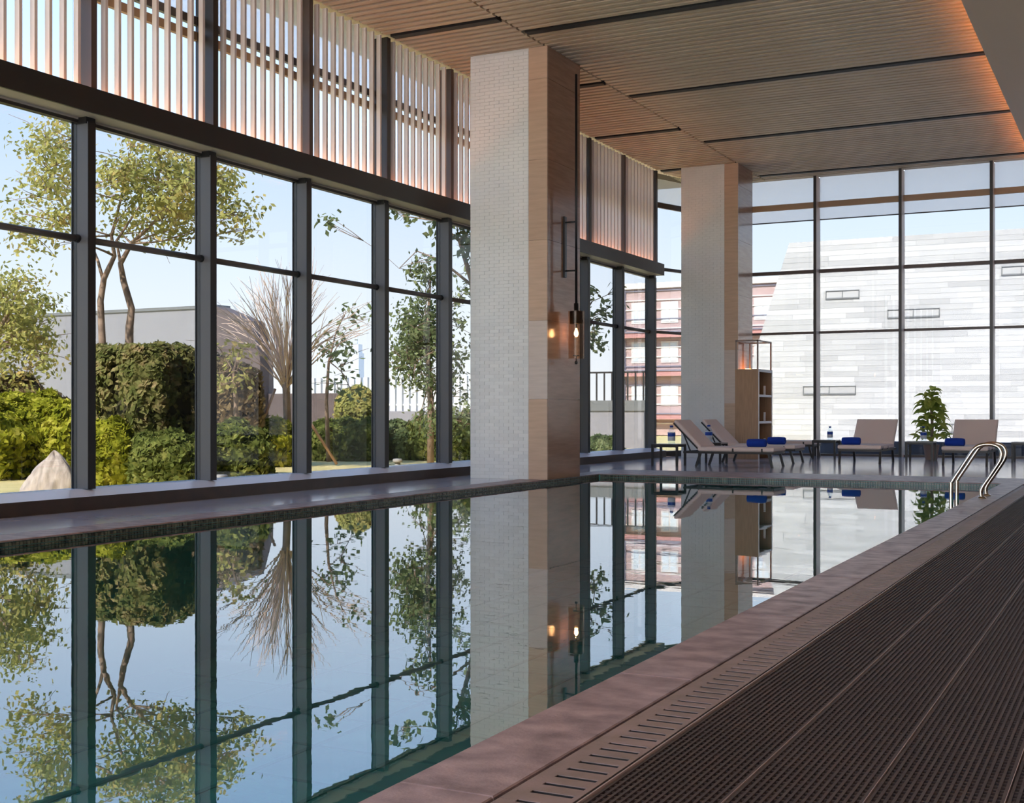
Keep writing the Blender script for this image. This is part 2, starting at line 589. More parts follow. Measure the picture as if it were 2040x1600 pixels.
# thin stone facing; body below coloured dark as the shade inside the slots
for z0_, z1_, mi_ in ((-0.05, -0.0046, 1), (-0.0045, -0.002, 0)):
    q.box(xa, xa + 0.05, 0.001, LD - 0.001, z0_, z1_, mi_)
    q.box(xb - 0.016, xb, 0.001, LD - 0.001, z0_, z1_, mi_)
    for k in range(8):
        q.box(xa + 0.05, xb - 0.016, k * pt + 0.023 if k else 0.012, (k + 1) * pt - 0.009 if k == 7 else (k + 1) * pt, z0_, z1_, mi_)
dm = q.mesh('drain_cover', [M['drain'], mat('slot_shade_body', hexc(30, 24, 22), 0.8)])
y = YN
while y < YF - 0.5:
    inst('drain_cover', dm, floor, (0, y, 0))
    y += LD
b = MB()
b.box(-1.306, -1.294, YN - 0.3, YF, -0.05, -0.004)
struct(b.build('trim_1', mat('dark_edge', hexc(60, 48, 45), 0.5)), 'dark edging strip beside the drain covers')
b = MB()
b.box(-1.290, -1.2865, YN - 0.3, YF, -0.05, 0.006)
struct(b.build('trim_2', M['paletrim']), 'thin pale metal edge of the drainage matting')

# drainage matting, one grating tile copied
mt = tag(empty('drainage_mat', (-1.284, 1.9, -0.02)), 'dark brown rubber grating mat along the right of the pool', 'mat')
S = 0.322
q = MB()
nb_ = 17
for k in range(nb_):
    x = 0.008 + k * (S - 0.016) / (nb_ - 1)
    q.box(x - 0.0042, x + 0.0042, 0.001, S - 0.001, 0.0, 0.022)
for k in range(10):
    y = 0.014 + k * (S - 0.028) / 9
    q.box(0.002, S - 0.002, y - 0.0034, y + 0.0034, 0.0, 0.0195)
mm = q.mesh('mat_tile', M['mat'])
for i in range(5):
    for j in range(52):
        inst('mat_tile', mm, mt, (i * S + 0.001, j * S, 0))
q = MB()
q.box(-0.0006, 0.0008, 0, 52 * S, 0, 0.0242)
em = q.mesh('mat_joint', M['paletrim'])
for i in range(1, 5):
    inst('mat_joint', em, mt, (i * S - 0.0006, 0, 0))

# ------------------------------------------------------------------ ceiling, soffit, roof, plain walls
b = MB()
b.box(-11.0, XRW + 0.3, YBK - 0.3, 29.6, 6.62, 6.9)  # roof overhang added past the left windows to keep the sun out
ceiling = struct(b.build('ceiling', M['slatback']), 'slatted wooden ceiling above the pool')
b = MB()
b.box(-9.75, XRW, YBK, 10.9, ZC, 6.6)
struct(b.build('ceiling', M['slat'], ceiling))
q = MB()
pm = (20.05 - 16.0) / 23
q.box(-7.93, -1.25, -0.05, 0.05, 0, 0.06)
sm_ = q.mesh('ceiling_slat', M['slat'])
q = MB()
pl_ = (19.05 - 15.3) / 21
q.box(-9.78, -7.97, -0.05, 0.05, 0, 0.06)
sl_ = q.mesh('ceiling_slat', M['slat'])
q = MB()
q.box(-7.9, -2.0, -0.07, 0.07, -0.012, 0.1)
slm = q.mesh('ceiling_slot', M['black'])
q = MB()
q.box(-9.72, -7.98, -0.07, 0.07, -0.012, 0.1)
sll = q.mesh('ceiling_slot', M['black'])
for k in range(-29, 74):
    y = 16.0 + k * pm
    if y > 28.85 or y < 11:
        continue
    if k % 23 == 0:
        inst('ceiling_slot', slm, ceiling, (0, y, ZC))
    else:
        inst('ceiling_slat', sm_, ceiling, (0, y, ZC))
for k in range(-24, 77):
    y = 15.3 + k * pl_
    if y > 28.85 or y < 11:
        continue
    if k % 21 == 0:
        inst('ceiling_slot', sll, ceiling, (0, y, ZC))
    else:
        inst('ceiling_slat', sl_, ceiling, (0, y, ZC + 0.004))
# right soffit with warm cove
b = MB()
b.box(-2.05, XRW, YBK, 28.7, 6.17, 6.22)
b.box(-2.05, -2.02, YBK, 28.7, 6.22, 6.27)
struct(b.build('trim_3', M['soffit']), 'plain beige soffit at the right with a lit cove')
b = MB()
b.box(-1.90, -1.84, 2.0, 28.4, 6.235, 6.25)
cv = b.build('cove_light', M['cove'])
tag(cv, 'warm orange light strip hidden above the right soffit', 'light strip')
b = MB()
b.box(-1.3, -1.2, YBK, 28.7, 6.22, 6.62)
struct(b.build('trim_4', M['soffit']), 'upstand behind the cove light')
b = MB()
b.box(XRW, XRW + 0.3, YBK - 0.3, 29.2, -0.5, 6.9)
struct(b.build('wall_right', M['plaster']))
# unseen walls behind the camera, left open between posts to let daylight in
bk_ = struct(empty('wall_back'))
q = MB()
q.box(-0.09, 0.09, -0.15, 0.15, -0.02, 6.62)
pm_ = q.mesh('post', M['fin'])
for k in range(6):
    inst('post', pm_, bk_, (-9.9 + k * 2.96, YBK, 0))
wl_ = struct(empty('wall_left'))
q = MB()
q.box(-0.10, 0.10, -0.05, 0.05, -0.02, 6.62)
pm_ = q.mesh('post', M['fin'])
for k in range(8):
    inst('post', pm_, wl_, (-9.93, 2.04 - k * 1.9, 0))

# ------------------------------------------------------------------ left glazing
b = MB()
b.prism([(-10.12, -0.05), (-9.63, -0.05), (-9.63, 0.138), (-9.90, 0.2), (-10.12, 0.2)], G[0] - 0.06, 26.62, 0)
ya, yb_ = G[0] - 0.06, 26.62
b.add([(-9.632, ya, 0.1392), (-9.632, yb_, 0.1392), (-9.90, yb_, 0.2012), (-9.90, ya, 0.2012)], [(0, 1, 2, 3)], 1)
b.add([(-9.90, ya, 0.2012), (-9.90, yb_, 0.2012), (-10.12, yb_, 0.2012), (-10.12, ya, 0.2012)], [(0, 1, 2, 3)], 1)
struct(b.build('trim_5', [M['curb'], M['curbtop']]), 'low dark stone curb along the left windows')
b = MB()
zb0, zb1 = 4.09, 4.345
yb0, yb1 = G[0] - 0.06, 26.55
b.box(-9.68, -9.65, yb0, yb1, zb0, zb1, 0)
b.box(-10.06, -9.68, yb0, yb1, zb0, zb0 + 0.03, 1)
b.box(-9.92, -9.68, yb0, yb1, zb0 + 0.03, zb0 + 0.16, 0)
b.box(-9.92, -9.68, yb1 - 0.03, yb1, zb0, zb1, 0)
struct(b.build('trim_6', [M['beam'], M['silver']]), 'long dark steel beam above the left windows')
b = MB()
b.box(-9.80, -9.77, yb0 + .05, yb1 - 0.05, zb0 + 0.165, zb0 + 0.18)
tag(b.build('led_strip', M['led']), 'warm orange light strip along the top of the dark beam', 'light strip')

WIDE = 0.105
def fin_mesh():
    q = MB()
    q.box(-10.04, -9.83, -WIDE / 2, WIDE / 2, 0.2, zb0 - 0.05)
    q.box(-10.052, -10.04, -WIDE / 2 - 0.012, WIDE / 2 + 0.012, 0.2, zb0 - 0.05)
    q.box(-9.83, -9.822, -WIDE / 2, WIDE / 2, 0.2, zb0 - 0.05, 1)
    return q.mesh('fin', [M['fin'], M['bracket']])
finm = fin_mesh()
q = MB()
q.tube([(-9.965, -0.10, 2.825), (-9.965, -WIDE / 2, 2.825)], 0.044, 12)
q.tube([(-9.965, WIDE / 2, 2.825), (-9.965, 0.10, 2.825)], 0.044, 12)
q.box(-9.99, -9.84, -WIDE / 2 - 0.012, WIDE / 2 + 0.012, zb0 - 0.07, zb0)
brm = q.mesh('bracket', M['bracket'])
wins = []
for i in range(len(G) - 1):
    y0, y1 = G[i], G[i + 1]
    wdw = empty('window_%d' % (i + 1), (0, 0, 0))
    struct(wdw)
    inst('fin', finm, wdw, (0, y0, 0))
    inst('bracket', brm, wdw, (0, y0, 0))
    if i == len(G) - 2:
        inst('fin', finm, wdw, (0, y1, 0))
        inst('bracket', brm, wdw, (0, y1, 0))
    h = WIDE / 2
    q = MB()
    q.tube([(-9.965, y0 + h, 2.825), (-9.965, y1 - h, 2.825)], 0.036, 12)
    q.build('rail', M['rail'], wdw)
    q = MB()
    q.box(-10.03, -9.95, y0 + h, y1 - h, zb0 - 0.055, zb0 - 0.02)
    q.build('window_head', M['mull'], wdw)
    q = MB()
    q.box(-10.0, -9.95, y0 + h, y1 - h, zb0 - 0.02, zb0)
    q.build('head_trim', M['silver'], wdw)
    for z0, z1 in ((0.2, 2.80), (2.85, zb0 - 0.055)):
        q = MB()
        q.box(-9.988, -9.982, y0 + h, y1 - h, z0, z1)
        q.build('pane', M['glass'], wdw)
    # upper light behind the louvres
    q = MB()
    q.box(-10.10, -10.094, y0, y1, zb1, ZC + .1)
    q.build('pane', M['glassup'], wdw)
    for z in (5.60, 5.42):
        q = MB()
        q.box(-10.085, -10.03, y0, y1, z, z + 0.10)
        q.build('upper_rail', M['rail'] if z > 5.5 else M['tan'], wdw)
# louvre screens, two window bays each
q = MB()
q.box(-9.870, -9.806, -0.019, 0.019, 0, ZC - zb0 - 0.17 + 0.002)
batm = q.mesh('batten', M['batten'])
q = MB()
q.box(-10.06, -9.79, -0.045, 0.045, 0, ZC - zb0 - 0.16)
upm = q.mesh('mullion', M['mull'])
q = MB()
q.box(-9.99, -9.79, -0.04, 0.04, 0, ZC - zb0 - 0.16)
upm2 = q.mesh('mullion', M['fartransom'])
lab = ['white timber louvre screen beyond the left frame edge, nearest the camera', 'white timber louvre screen at the upper left corner of the frame',
       'white timber louvre screen between two dark mullions, left of centre', 'white timber louvre screen just left of the front column',
       'white timber louvre screen just right of the front column', 'white timber louvre screen at the far end by the corner']
for s_ in range(6):
    i0 = s_ * 2
    ls = tag(empty('louvre_screen', (0, G[i0], zb0 + 0.16)), lab[s_], 'louvre screen', 'louvre screens above the left windows')
    inst('mullion', upm, ls, (0, 0, 0))
    if s_ == 5:
        inst('mullion', upm, ls, (0, G[i0 + 2] - G[i0], 0))
    for i in (i0, i0 + 1):
        if i == i0 + 1:
            inst('mullion', upm2, ls, (0, G[i] - G[i0], 0))
        for k in range(1, 10):
            inst('batten', batm, ls, (0, G[i] - G[i0] + (G[i + 1] - G[i]) * k / 10, 0))
    q = MB()
    q.box(-10.075, -10.073, G[i0] + 0.05, G[i0 + 2] - 0.05, 5.66, ZC + 0.1)
    q.build('blind', M['blind'], None)
    bl = bpy.context.scene.objects[-1] if False else None
for k, o in enumerate([o for o in col.objects if o.name.startswith('blind')]):
    o.name = 'roller_blind'
    tag(o, 'pale roller blind behind the ' + lab[k].replace('white timber ', ''), 'blind', 'roller blinds on the left glazing')

# corner return glazing, angled towards the far wall
A_, B_ = Vector((-9.93, 26.52, 0)), Vector((-9.1, 28.93, 0))
cw = struct(empty('window_13'))
q = MB()
for z, hh in ((2.83, 0.06), (4.27, 0.07), (5.72, 0.12)):
    q.bar(A_ + Vector((0, 0, z)), B_ + Vector((0, 0, z)), 0.06, hh)
q.bar(A_ + Vector((0, 0, 0.06)), B_ + Vector((0, 0, 0.06)), 0.3, 0.12)
q.build('rail', M['mull'], cw)
q = MB()
q.bar(A_ + Vector((0, 0, 0.1)), A_ + Vector((0, 0, ZC)), 0.09, 0.09)
q.build('mullion', M['mull'], cw)
q = MB()
q.bar(A_ + Vector((-.03, 0.02, 3.25)), B_ + Vector((-.03, 0.02, 3.25)), 0.006, 6.4)
q.build('pane', M['glass'], cw)
q = MB()
q.bar(A_ + Vector((0.02, 0.06, 6.02)), B_ + Vector((0.02, 0.06, 6.02)), 0.003, 0.6)
tag(q.build('roller_blind', M['blind']), 'pale roller blind on the angled corner window behind the far column', 'blind')

# ------------------------------------------------------------------ far glazing
FX = [-9.1, -8.67, -6.76, -4.86, -2.95, -1.03, 0.88, 2.79, XRW]
n = 14
for i in range(len(FX) - 1):
    x0, x1 = FX[i], FX[i + 1]
    wdw = struct(empty('window_%d' % n))
    n += 1
    q = MB()
    q.box(x0 - 0.035, x0 + 0.03, YFAR - 0.24, YFAR + 0.16, 0, ZC, 0)
    q.box(x0 + 0.0302, x0 + 0.034, YFAR - 0.235, YFAR + 0.16, 0, ZC, 1)
    q.build('mullion', [M['mull'], M['mullside']], wdw)
    for z0, z1 in ((4.24, 4.32), (2.83, 2.885), (0.0, 0.05)):
        q = MB()
        q.box(x0 + 0.035, x1 - 0.035, YFAR + 0.02, YFAR + 0.12, z0, z1)
        q.build('rail', M['fartransom'], wdw)
    q = MB()
    q.box(x0 + 0.035, x1 - 0.035, YFAR - 0.01, YFAR + 0.05, 5.75, 5.885)
    q.build('transom', M['tan'], wdw)
    for z0, z1 in ((0.05, 2.83), (2.885, 4.24), (4.32, ZC + .1)):
        q = MB()
        q.box(x0 + 0.035, x1 - 0.035, YFAR + 0.115, YFAR + 0.121, z0, z1)
        q.build('pane', M['glassfar'], wdw)
    if 1 <= i <= 4:
        bl = tag(empty('roller_blind', ((x0 + x1) / 2, YFAR + 0.08, ZC)), ['', 'pale roller blind on the far window right behind the far column', 'pale roller blind on the far window above the small table with a bottle',
                 'pale roller blind on the far window above the potted plant', 'pale roller blind on the far window at the right frame edge'][i], 'blind', 'roller blinds on the far windows')
        w_ = (x1 - x0) / 2 - 0.04
        q = MB()
        q.box(-w_, w_, 0, 0.002, -0.96, 0.1)
        q.build('fabric', M['blind'], bl)
        q = MB()
        q.box(-w_, w_, -0.008, 0.01, -0.985, -0.96)
        q.build('hem_bar', M['mull'], bl)
b = MB()
b.box(-10.0, XRW, 28.72, 28.9, ZC - 0.0, 6.62)
struct(b.build('trim_7', M['slat']), 'timber head above the far windows')

# ------------------------------------------------------------------ columns
TW, TH = 0.165, 0.0525
def column(y0, y1, label, single):
    c = tag(empty('column', (-8.55, y0, 0)), label, 'column')
    ox, oy = 8.55, -y0
    xa, xs, xb = -9.2, -8.207, -7.9
    q = MB()
    q.box(xa + ox, xb - 0.03 + ox, 0.03, y1 - y0, 0, ZC)
    q.build('core', M['stone'], c)
    q = MB()
    q.box(xa + ox, xs + ox, 0.006, 0.03, 0, ZC)
    q.build('grout', M['grout'], c)
    # stone slabs
    hs = [0, 1.2, 2.37, 3.57, 4.77, 5.97, ZC]
    for k in range(6):
        q = MB()
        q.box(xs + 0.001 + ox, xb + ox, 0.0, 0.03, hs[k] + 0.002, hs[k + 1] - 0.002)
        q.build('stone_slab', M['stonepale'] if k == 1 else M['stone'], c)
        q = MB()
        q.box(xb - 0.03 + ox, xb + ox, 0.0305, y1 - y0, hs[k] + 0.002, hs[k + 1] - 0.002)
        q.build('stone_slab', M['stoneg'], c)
    # tiles in running bond
    q = MB()
    q.box(-TW / 2 + .0014, TW / 2 - .0014, -0.009, 0.009, -TH / 2 + .0014, TH / 2 - .0014)
    tm = q.mesh('tile', M['tile'])
    q2 = MB()
    q2.box(-TW / 4 + .0014, TW / 4 - .0014, -0.009, 0.009, -TH / 2 + .0014, TH / 2 - .0014)
    th = q2.mesh('tile', M['tile'])
    rest = MB()
    cnt = 0
    for r in range(int(ZC / TH)):
        z = (r + 0.5) * TH
        xs_ = []
        if r % 2 == 0:
            xs_ = [(xa + (k + 0.5) * TW, TW) for k in range(6)]
        else:
            xs_ = [(xa + TW / 4, TW / 2)] + [(xa + (k + 1) * TW, TW) for k in range(5)] + [(xa + 6 * TW - TW / 4, TW / 2)]
        for x, wd in xs_:
            rx, rz_ = R.gauss(0, 0.012), R.gauss(0, 0.010)
            dy = R.uniform(-0.002, 0.001)
            if single and cnt < 300:
                inst('tile', tm if wd == TW else th, c, (x + ox, 0.009 + dy, z), rot=(rx, 0, rz_))
            else:
                h_, g_ = wd / 2 - 0.0014, TH / 2 - 0.0014
                vs = []
                for (a, bb, cc) in ((-h_, -.009, -g_), (h_, -.009, -g_), (h_, .009, -g_), (-h_, .009, -g_), (-h_, -.009, g_), (h_, -.009, g_), (h_, .009, g_), (-h_, .009, g_)):
                    vs.append((x + ox + a, 0.009 + dy + bb + (rz_ * a - rx * cc if bb < 0 else 0), z + cc))
                rest.add(vs, BOXF)
            cnt += 1
    stuff(rest.build('tile', M['tile'], c))
    return c
column(16.68, 17.88, 'broad white tiled column with a wall lamp at the pool edge', True)
column(26.40, 27.52, 'smaller white tiled column beside the wooden shelf unit', False)

# ------------------------------------------------------------------ wall lamp on the near column
lx, ly = -7.9, 17.28
lp = tag(empty('wall_lamp', (lx, ly, 1.75)), 'tall black rod wall lamp with a glass cylinder and lit bulb', 'lamp')
def lz(z):
    return z - 1.75
q = MB()
q.box(0, 0.03, -0.035, 0.035, lz(3.06), lz(3.99))
q.build('back_plate', M['bracket'], lp)
for z in (3.16, 3.9):
    q = MB()
    q.tube([(0.03, 0, lz(z)), (0.205, 0, lz(z))], 0.012, 8)
    q.build('arm', M['bracket'], lp)
q = MB()
q.tube([(0.205, 0, lz(2.62)), (0.205, 0, lz(6.14))], 0.019, 10)
q.build('rod', M['bracket'], lp)
q = MB()
q.lathe([(0, 0.12), (0.035, 0.12), (0.035, 0), (0.095, 0), (0.098, -0.02), (0.098, -0.19), (0, -0.19)], 24, 0.205, 0, lz(2.54))
q.build('cap', M['bracket'], lp)
q = MB()
q.lathe([(0.125, 0), (0.125, -0.72)], 32, 0.205, 0, lz(2.54))
q.lathe([(0.117, -0.72), (0.117, 0)], 32, 0.205, 0, lz(2.54))
q.lathe([(0.117, 0), (0.125, 0)], 32, 0.205, 0, lz(2.54))
q.lathe([(0.125, -0.72), (0.117, -0.72)], 32, 0.205, 0, lz(2.54))
q.build('glass_shade', M['lampglass'], lp)
q = MB()
q.lathe([(0.001, -0.06), (0.022, -0.05), (0.032, -0.02), (0.03, 0.01), (0.016, 0.045), (0.012, 0.07)], 16, 0.205, 0, lz(2.21))
q.build('bulb', M['bulb'], lp)
q = MB()
q.lathe([(0, 0.07), (0.014, 0.07), (0.014, 0.16), (0, 0.16)], 12, 0.205, 0, lz(2.21))
q.lathe([(0, -0.46), (0.006, -0.46), (0.006, -0.35), (0.05, -0.35), (0.05, -0.34), (0, -0.34)], 12, 0.205, 0, lz(2.21))
q.build('lamp_holder', M['bracket'], lp)
q = MB()
q.lathe([(0, -0.03), (0.02, -0.02), (0.024, 0), (0.02, 0.02), (0, 0.03)], 12, 0.205, 0, lz(1.76))
q.build('finial', M['bracket'], lp)

# ------------------------------------------------------------------ pool ladder
ld = tag(empty('pool_ladder', (-1.689, 15.39, 0)), 'curved stainless steel pool ladder with two handrails at the far right', 'ladder')
prof = [(-1.689, 0.0), (-1.694, 0.105), (-1.60, 0.26), (-1.516, 0.395), (-1.483, 0.46), (-1.475, 0.53), (-1.50, 0.59), (-1.555, 0.622), (-1.639, 0.630), (-1.72, 0.612),
        (-1.775, 0.57), (-1.83, 0.49), (-1.93, 0.33), (-2.020, 0.185), (-2.028, 0.12), (-2.028, -0.5), (-2.028, -1.0)]
for dy in (0, 0.5):
    q = MB()
    pts = []
    V = [Vector((x + 1.689, dy, z)) for x, z in prof]
    for i in range(len(V) - 1):
        p0, p1, p2, p3 = V[max(i - 1, 0)], V[i], V[i + 1], V[min(i + 2, len(V) - 1)]
        for k in range(4):
            t = k / 4
            pts.append(0.5 * ((2 * p1) + (p2 - p0) * t + (2 * p0 - 5 * p1 + 4 * p2 - p3) * t * t + (3 * p1 - p0 - 3 * p2 + p3) * t ** 3))
    pts.append(V[-1])
    q.tube(pts, 0.0235, 14)
    q.build('handrail', M['steel'], ld)
    q = MB()
    q.lathe([(0.0, 0.022), (0.03, 0.022), (0.05, 0.008), (0.052, 0.0)], 20, 0, dy, 0.0)
    q.build('floor_flange', M['steel'], ld)
for z in (-0.25, -0.52, -0.79):
    q = MB()
    q.box(-0.40, -0.30, 0.02, 0.48, z, z + 0.03)
    q.build('tread', M['steel'], ld)

# ------------------------------------------------------------------ loungers, towels, tables, bottles
def lounger_parts(root, W=0.82, L=1.42):
    # local: foot end at y = 0, head towards +y, centred on x
    h = W / 2
    q = MB()
    for sx_ in (-1, 1):
        q.bar((sx_ * (h - 0.02), 0.02, 0.265), (sx_ * (h - 0.02), L + 0.28, 0.265), 0.035, 0.04)
    for y in (0.02, 0.5, 1.0, L + 0.27):
        q.bar((-h + 0.02, y, 0.265), (h - 0.02, y, 0.265), 0.035, 0.04)
    q.build('frame', M['dmetal'], root)
    for sx_ in (-1, 1):
        for y, dy in ((0.10, -0.07), (L - 0.05, 0.09)):
            q = MB()
            q.bar((sx_ * (h - 0.025), y, 0.27), (sx_ * (h - 0.025), y + dy, 0.0), 0.042, 0.042)
            q.build('leg', M['dmetal'], root)
    # seat cushion with rounded edges
    def pad(name, x0, x1, y0, y1, z0, z1):
        q = MB()
        r = 0.022
        vs, fs = [], []
        rings = [(r, z0), (0, z0 + r), (0, z1 - r), (r * 0.4, z1 - r * 0.35), (r * 1.4, z1)]
        for ins, z in rings:
            vs += [(x0 + ins, y0 + ins, z), (x1 - ins, y0 + ins, z), (x1 - ins, y1 - ins, z), (x0 + ins, y1 - ins, z)]
        fs.append((3, 2, 1, 0))
        for i in range(len(rings) - 1):
            for k in range(4):
                k2 = (k + 1) % 4
                fs.append((i * 4 + k, i * 4 + k2, i * 4 + 4 + k2, i * 4 + 4 + k))
        e_ = (len(rings) - 1) * 4
        fs.append((e_, e_ + 1, e_ + 2, e_ + 3))
        q.add(vs, fs)
        return q
    q = pad('seat', -h, h, 0, L, 0.285, 0.37)
    q.build('seat_cushion', M['cushion'], root)
    for y in (0.2, 0.74):
        q = MB()
        q.box(-h - 0.003, h + 0.003, y, y + 0.03, 0.283, 0.345)
        q.build('strap', M['dmetal'], root)
    bk = pad('back', -h, h, 0, 0.70, 0, 0.075).build('backrest', M['cushion'], root, (0, L - 0.02, 0.325))
    bk.rotation_euler = (math.radians(45), 0, 0)
    q = MB()
    for sx_ in (-1, 1):
        q.bar((sx_ * (h - 0.03), 0, -0.014), (sx_ * (h - 0.03), 0.69, -0.014), 0.03, 0.028)
    q.bar((-h + .03, 0.66, -0.014), (h - .03, 0.66, -0.014), 0.03, 0.028)
    q.build('back_frame', M['dmetal'], bk)
    q = MB()
    for sx_ in (-1, 1):
        q.bar((sx_ * (h - 0.08), L + 0.30, 0.60), (sx_ * (h - 0.08), L + 0.16, 0.265), 0.022, 0.022)
    q.build('support_strut', M['dmetal'], root)

def copy_tree(o, parent=None):
    c = o.copy()
    col.objects.link(c)
    c.parent = parent
    for ch in list(o.children):
        copy_tree(ch, c)
    return c

lg = 'sun loungers on the far deck'
l0 = empty('sun_lounger', (-4.92, 24.48, 0))
lounger_parts(l0)
tag(l0, 'beige sun lounger facing the pool just left of the potted plant', 'sun lounger', lg)
for (x, y, rz, lb) in ((-2.99, 24.48, 0, 'beige sun lounger facing the pool behind the steel ladder'),
                       (-5.93, 22.42, math.pi / 2, 'beige sun lounger seen side on, nearest the pool at the left'),
                       (-6.06, 24.45, math.pi / 2, 'beige sun lounger seen side on, second from the pool'),
                       (-6.56, 28.05, math.pi / 2, 'beige sun lounger mostly hidden behind the wooden shelf unit')):
    c = copy_tree(l0)
    c.location = (x, y, 0)
    c.rotation_euler = (0, 0, rz)
    tag(c, lb, 'sun lounger', lg)

def towel_mesh():
    q = MB()
    n = 28
    prof_ = [(0.0, -0.175), (0.055, -0.177), (0.074, -0.165), (0.080, -0.13), (0.079, -0.05), (0.081, 0.03), (0.080, 0.13), (0.074, 0.165), (0.055, 0.177), (0.0, 0.175)]
    vs, fs = [], []
    for r, x in prof_:
        for k in range(n):
            t = 2 * math.pi * k / n
            rr = r * (1 + 0.025 * math.sin(5 * t + x * 20)) * (1.0 + 0.05 * (k / n))
            vs.append((x, rr * 1.08 * math.cos(t), rr * 0.92 * math.sin(t)))
    for i in range(len(prof_) - 1):
        for k in range(n):
            k2 = (k + 1) % n
            fs.append((i * n + k, i * n + k2, (i + 1) * n + k2, (i + 1) * n + k))
    q.add(vs, fs, 0, True)
    return q.mesh('towel_roll', M['towel'])
def spiral_mesh():
    q = MB()
    for sx_ in (-1, 1):
        pts = []
        for k in range(40):
            t = k / 39
            a = t * 2 * math.pi * 2.5
            r = 0.008 + 0.062 * t
            pts.append((sx_ * (0.176 - 0.012 * t * t), r * 1.05 * math.cos(a), r * 0.9 * math.sin(a)))
        q.tube(pts, 0.006, 5)
    return q.mesh('rolled_edge', M['towel'])
twm, spm = towel_mesh(), spiral_mesh()
for (x, y, rz, lb) in ((-6.32, 22.30, 0.06, 'rolled blue towel on the side-on lounger nearest the pool'),
                       (-6.50, 24.35, -0.05, 'rolled blue towel on the second side-on lounger'),
                       (-5.12, 24.72, 0.05, 'rolled blue towel on the lounger left of the potted plant'),
                       (-3.19, 24.72, -0.04, 'rolled blue towel on the lounger behind the ladder')):
    t_ = tag(empty('rolled_towel', (x, y, 0.369 + 0.074), rz), lb, 'towel', 'rolled towels on the loungers')
    inst('towel_body', twm, t_)
    inst('rolled_edge', spm, t_)

def table(x, y, wx, wy, lb, h=0.41):
    t_ = tag(empty('side_table', (x, y, 0)), lb, 'side table', 'dark side tables between loungers')
    q = MB()
    q.box(-wx / 2, wx / 2, -wy / 2, wy / 2, h - 0.025, h)
    q.build('table_top', M['tabletop'], t_)
    for a in (-1, 1):
        for c in (-1, 1):
            q = MB()
            q.bar((a * (wx / 2 - 0.02), c * (wy / 2 - 0.02), 0), (a * (wx / 2 - 0.02), c * (wy / 2 - 0.02), h - 0.025), 0.04, 0.04)
            q.build('leg', M['dmetal'], t_)
    q = MB()
    q.box(-wx / 2 + 0.01, wx / 2 - 0.01, -wy / 2 + 0.012, -wy / 2 + 0.028, h - 0.06, h - 0.026)
    q.build('apron', M['dmetal'], t_)
    q = MB()
    q.box(-wx / 2 + 0.01, wx / 2 - 0.01, wy / 2 - 0.028, wy / 2 - 0.012, h - 0.06, h - 0.026)
    q.build('apron', M['dmetal'], t_)
table(-7.98, 22.20, 0.52, 0.50, 'dark side table at the head of the nearest side-on lounger')
table(-7.55, 23.55, 0.46, 0.46, 'dark side table between the two side-on loungers')
table(-6.11, 26.95, 0.50, 0.50, 'dark side table by the far window with a bottle, left of the facing loungers')
table(-4.09, 26.55, 0.54, 0.50, 'dark side table in front of the potted plant')
table(-2.10, 26.90, 0.54, 0.54, 'dark side table cut off by the right frame edge')

q = MB()
q.lathe([(0, 0), (0.03, 0), (0.034, 0.006), (0.034, 0.08)], 18)
q.lathe([(0.034, 0.15), (0.034, 0.165), (0.026, 0.2), (0.014, 0.225), (0.014, 0.235)], 18)
bb_ = q.mesh('bottle_body', M['bottle'])
q = MB()
q.lathe([(0.0345, 0.045), (0.0355, 0.047), (0.0355, 0.16), (0.0345, 0.162)], 18)
bw_ = q.mesh('bottle_wrap', M['bwhite'])
q = MB()
q.lathe([(0.0358, 0.105), (0.0365, 0.107), (0.0365, 0.150), (0.0358, 0.152)], 18)
bl_ = q.mesh('label_band', M['blabel'])
q = MB()
q.lathe([(0.0, 0.258), (0.015, 0.257), (0.016, 0.252), (0.016, 0.232), (0.0, 0.232)], 14)
bc_ = q.mesh('bottle_cap', M['bcap'])
for (x, y, lb, s_) in ((-7.92, 22.18, 'small blue labelled water bottle on the table at the far left', 1.25),
                       (-7.62, 23.5, 'small blue labelled water bottle behind the nearest lounger backrest', 1.25),
                       (-6.02, 26.9, 'small blue labelled water bottle on the table by the far window', 1.05),
                       (-4.03, 26.5, 'small blue labelled water bottle in front of the potted plant', 1.1),
                       ):
    t_ = tag(empty('water_bottle', (x, y, 0.411)), lb, 'bottle', 'water bottles on the side tables')
    t_.scale = (s_ * 1.6, s_ * 1.6, s_ * 1.08)
    for nm, me in (('bottle_body', bb_), ('bottle_wrap', bw_), ('label_band', bl_), ('bottle_cap', bc_)):
        inst(nm, me, t_)

# ------------------------------------------------------------------ potted plant
pp = tag(empty('potted_plant', (-4.01, 27.4, 0)), 'leafy green potted plant in a mauve pot by the far windows', 'plant')
q = MB()
q.lathe([(0.0, 0.0), (0.115, 0.0), (0.12, 0.01), (0.165, 0.30), (0.168, 0.32), (0.15, 0.32), (0.145, 0.29), (0.0, 0.29)], 24)
q.build('pot', M['pot'], pp)
q = MB()
q.lathe([(0.0, 0.296), (0.146, 0.292)], 20)
q.build('soil', M['soil'], pp)
q = MB()
q.tube([(0, 0, 0.28), (0.02, 0.01, 0.7), (0.0, 0.0, 1.1), (0.01, 0, 1.42)], [0.034, 0.032, 0.028, 0.02], 8)
q.build('stem', M['bark'], pp)
q = MB()
vs = []
ws = [0.0, 0.6, 1.0, 0.9, 0.5, 0.0]
for i, wv in enumerate(ws):
    t = i / 5
    z = 0.05 * math.sin(t * 2.4) - 0.07 * t * t
    vs += [(-0.07 * wv, t * 0.22, z + 0.016 * wv), (0, t * 0.22, z), (0.07 * wv, t * 0.22, z + 0.016 * wv)]
fs = []
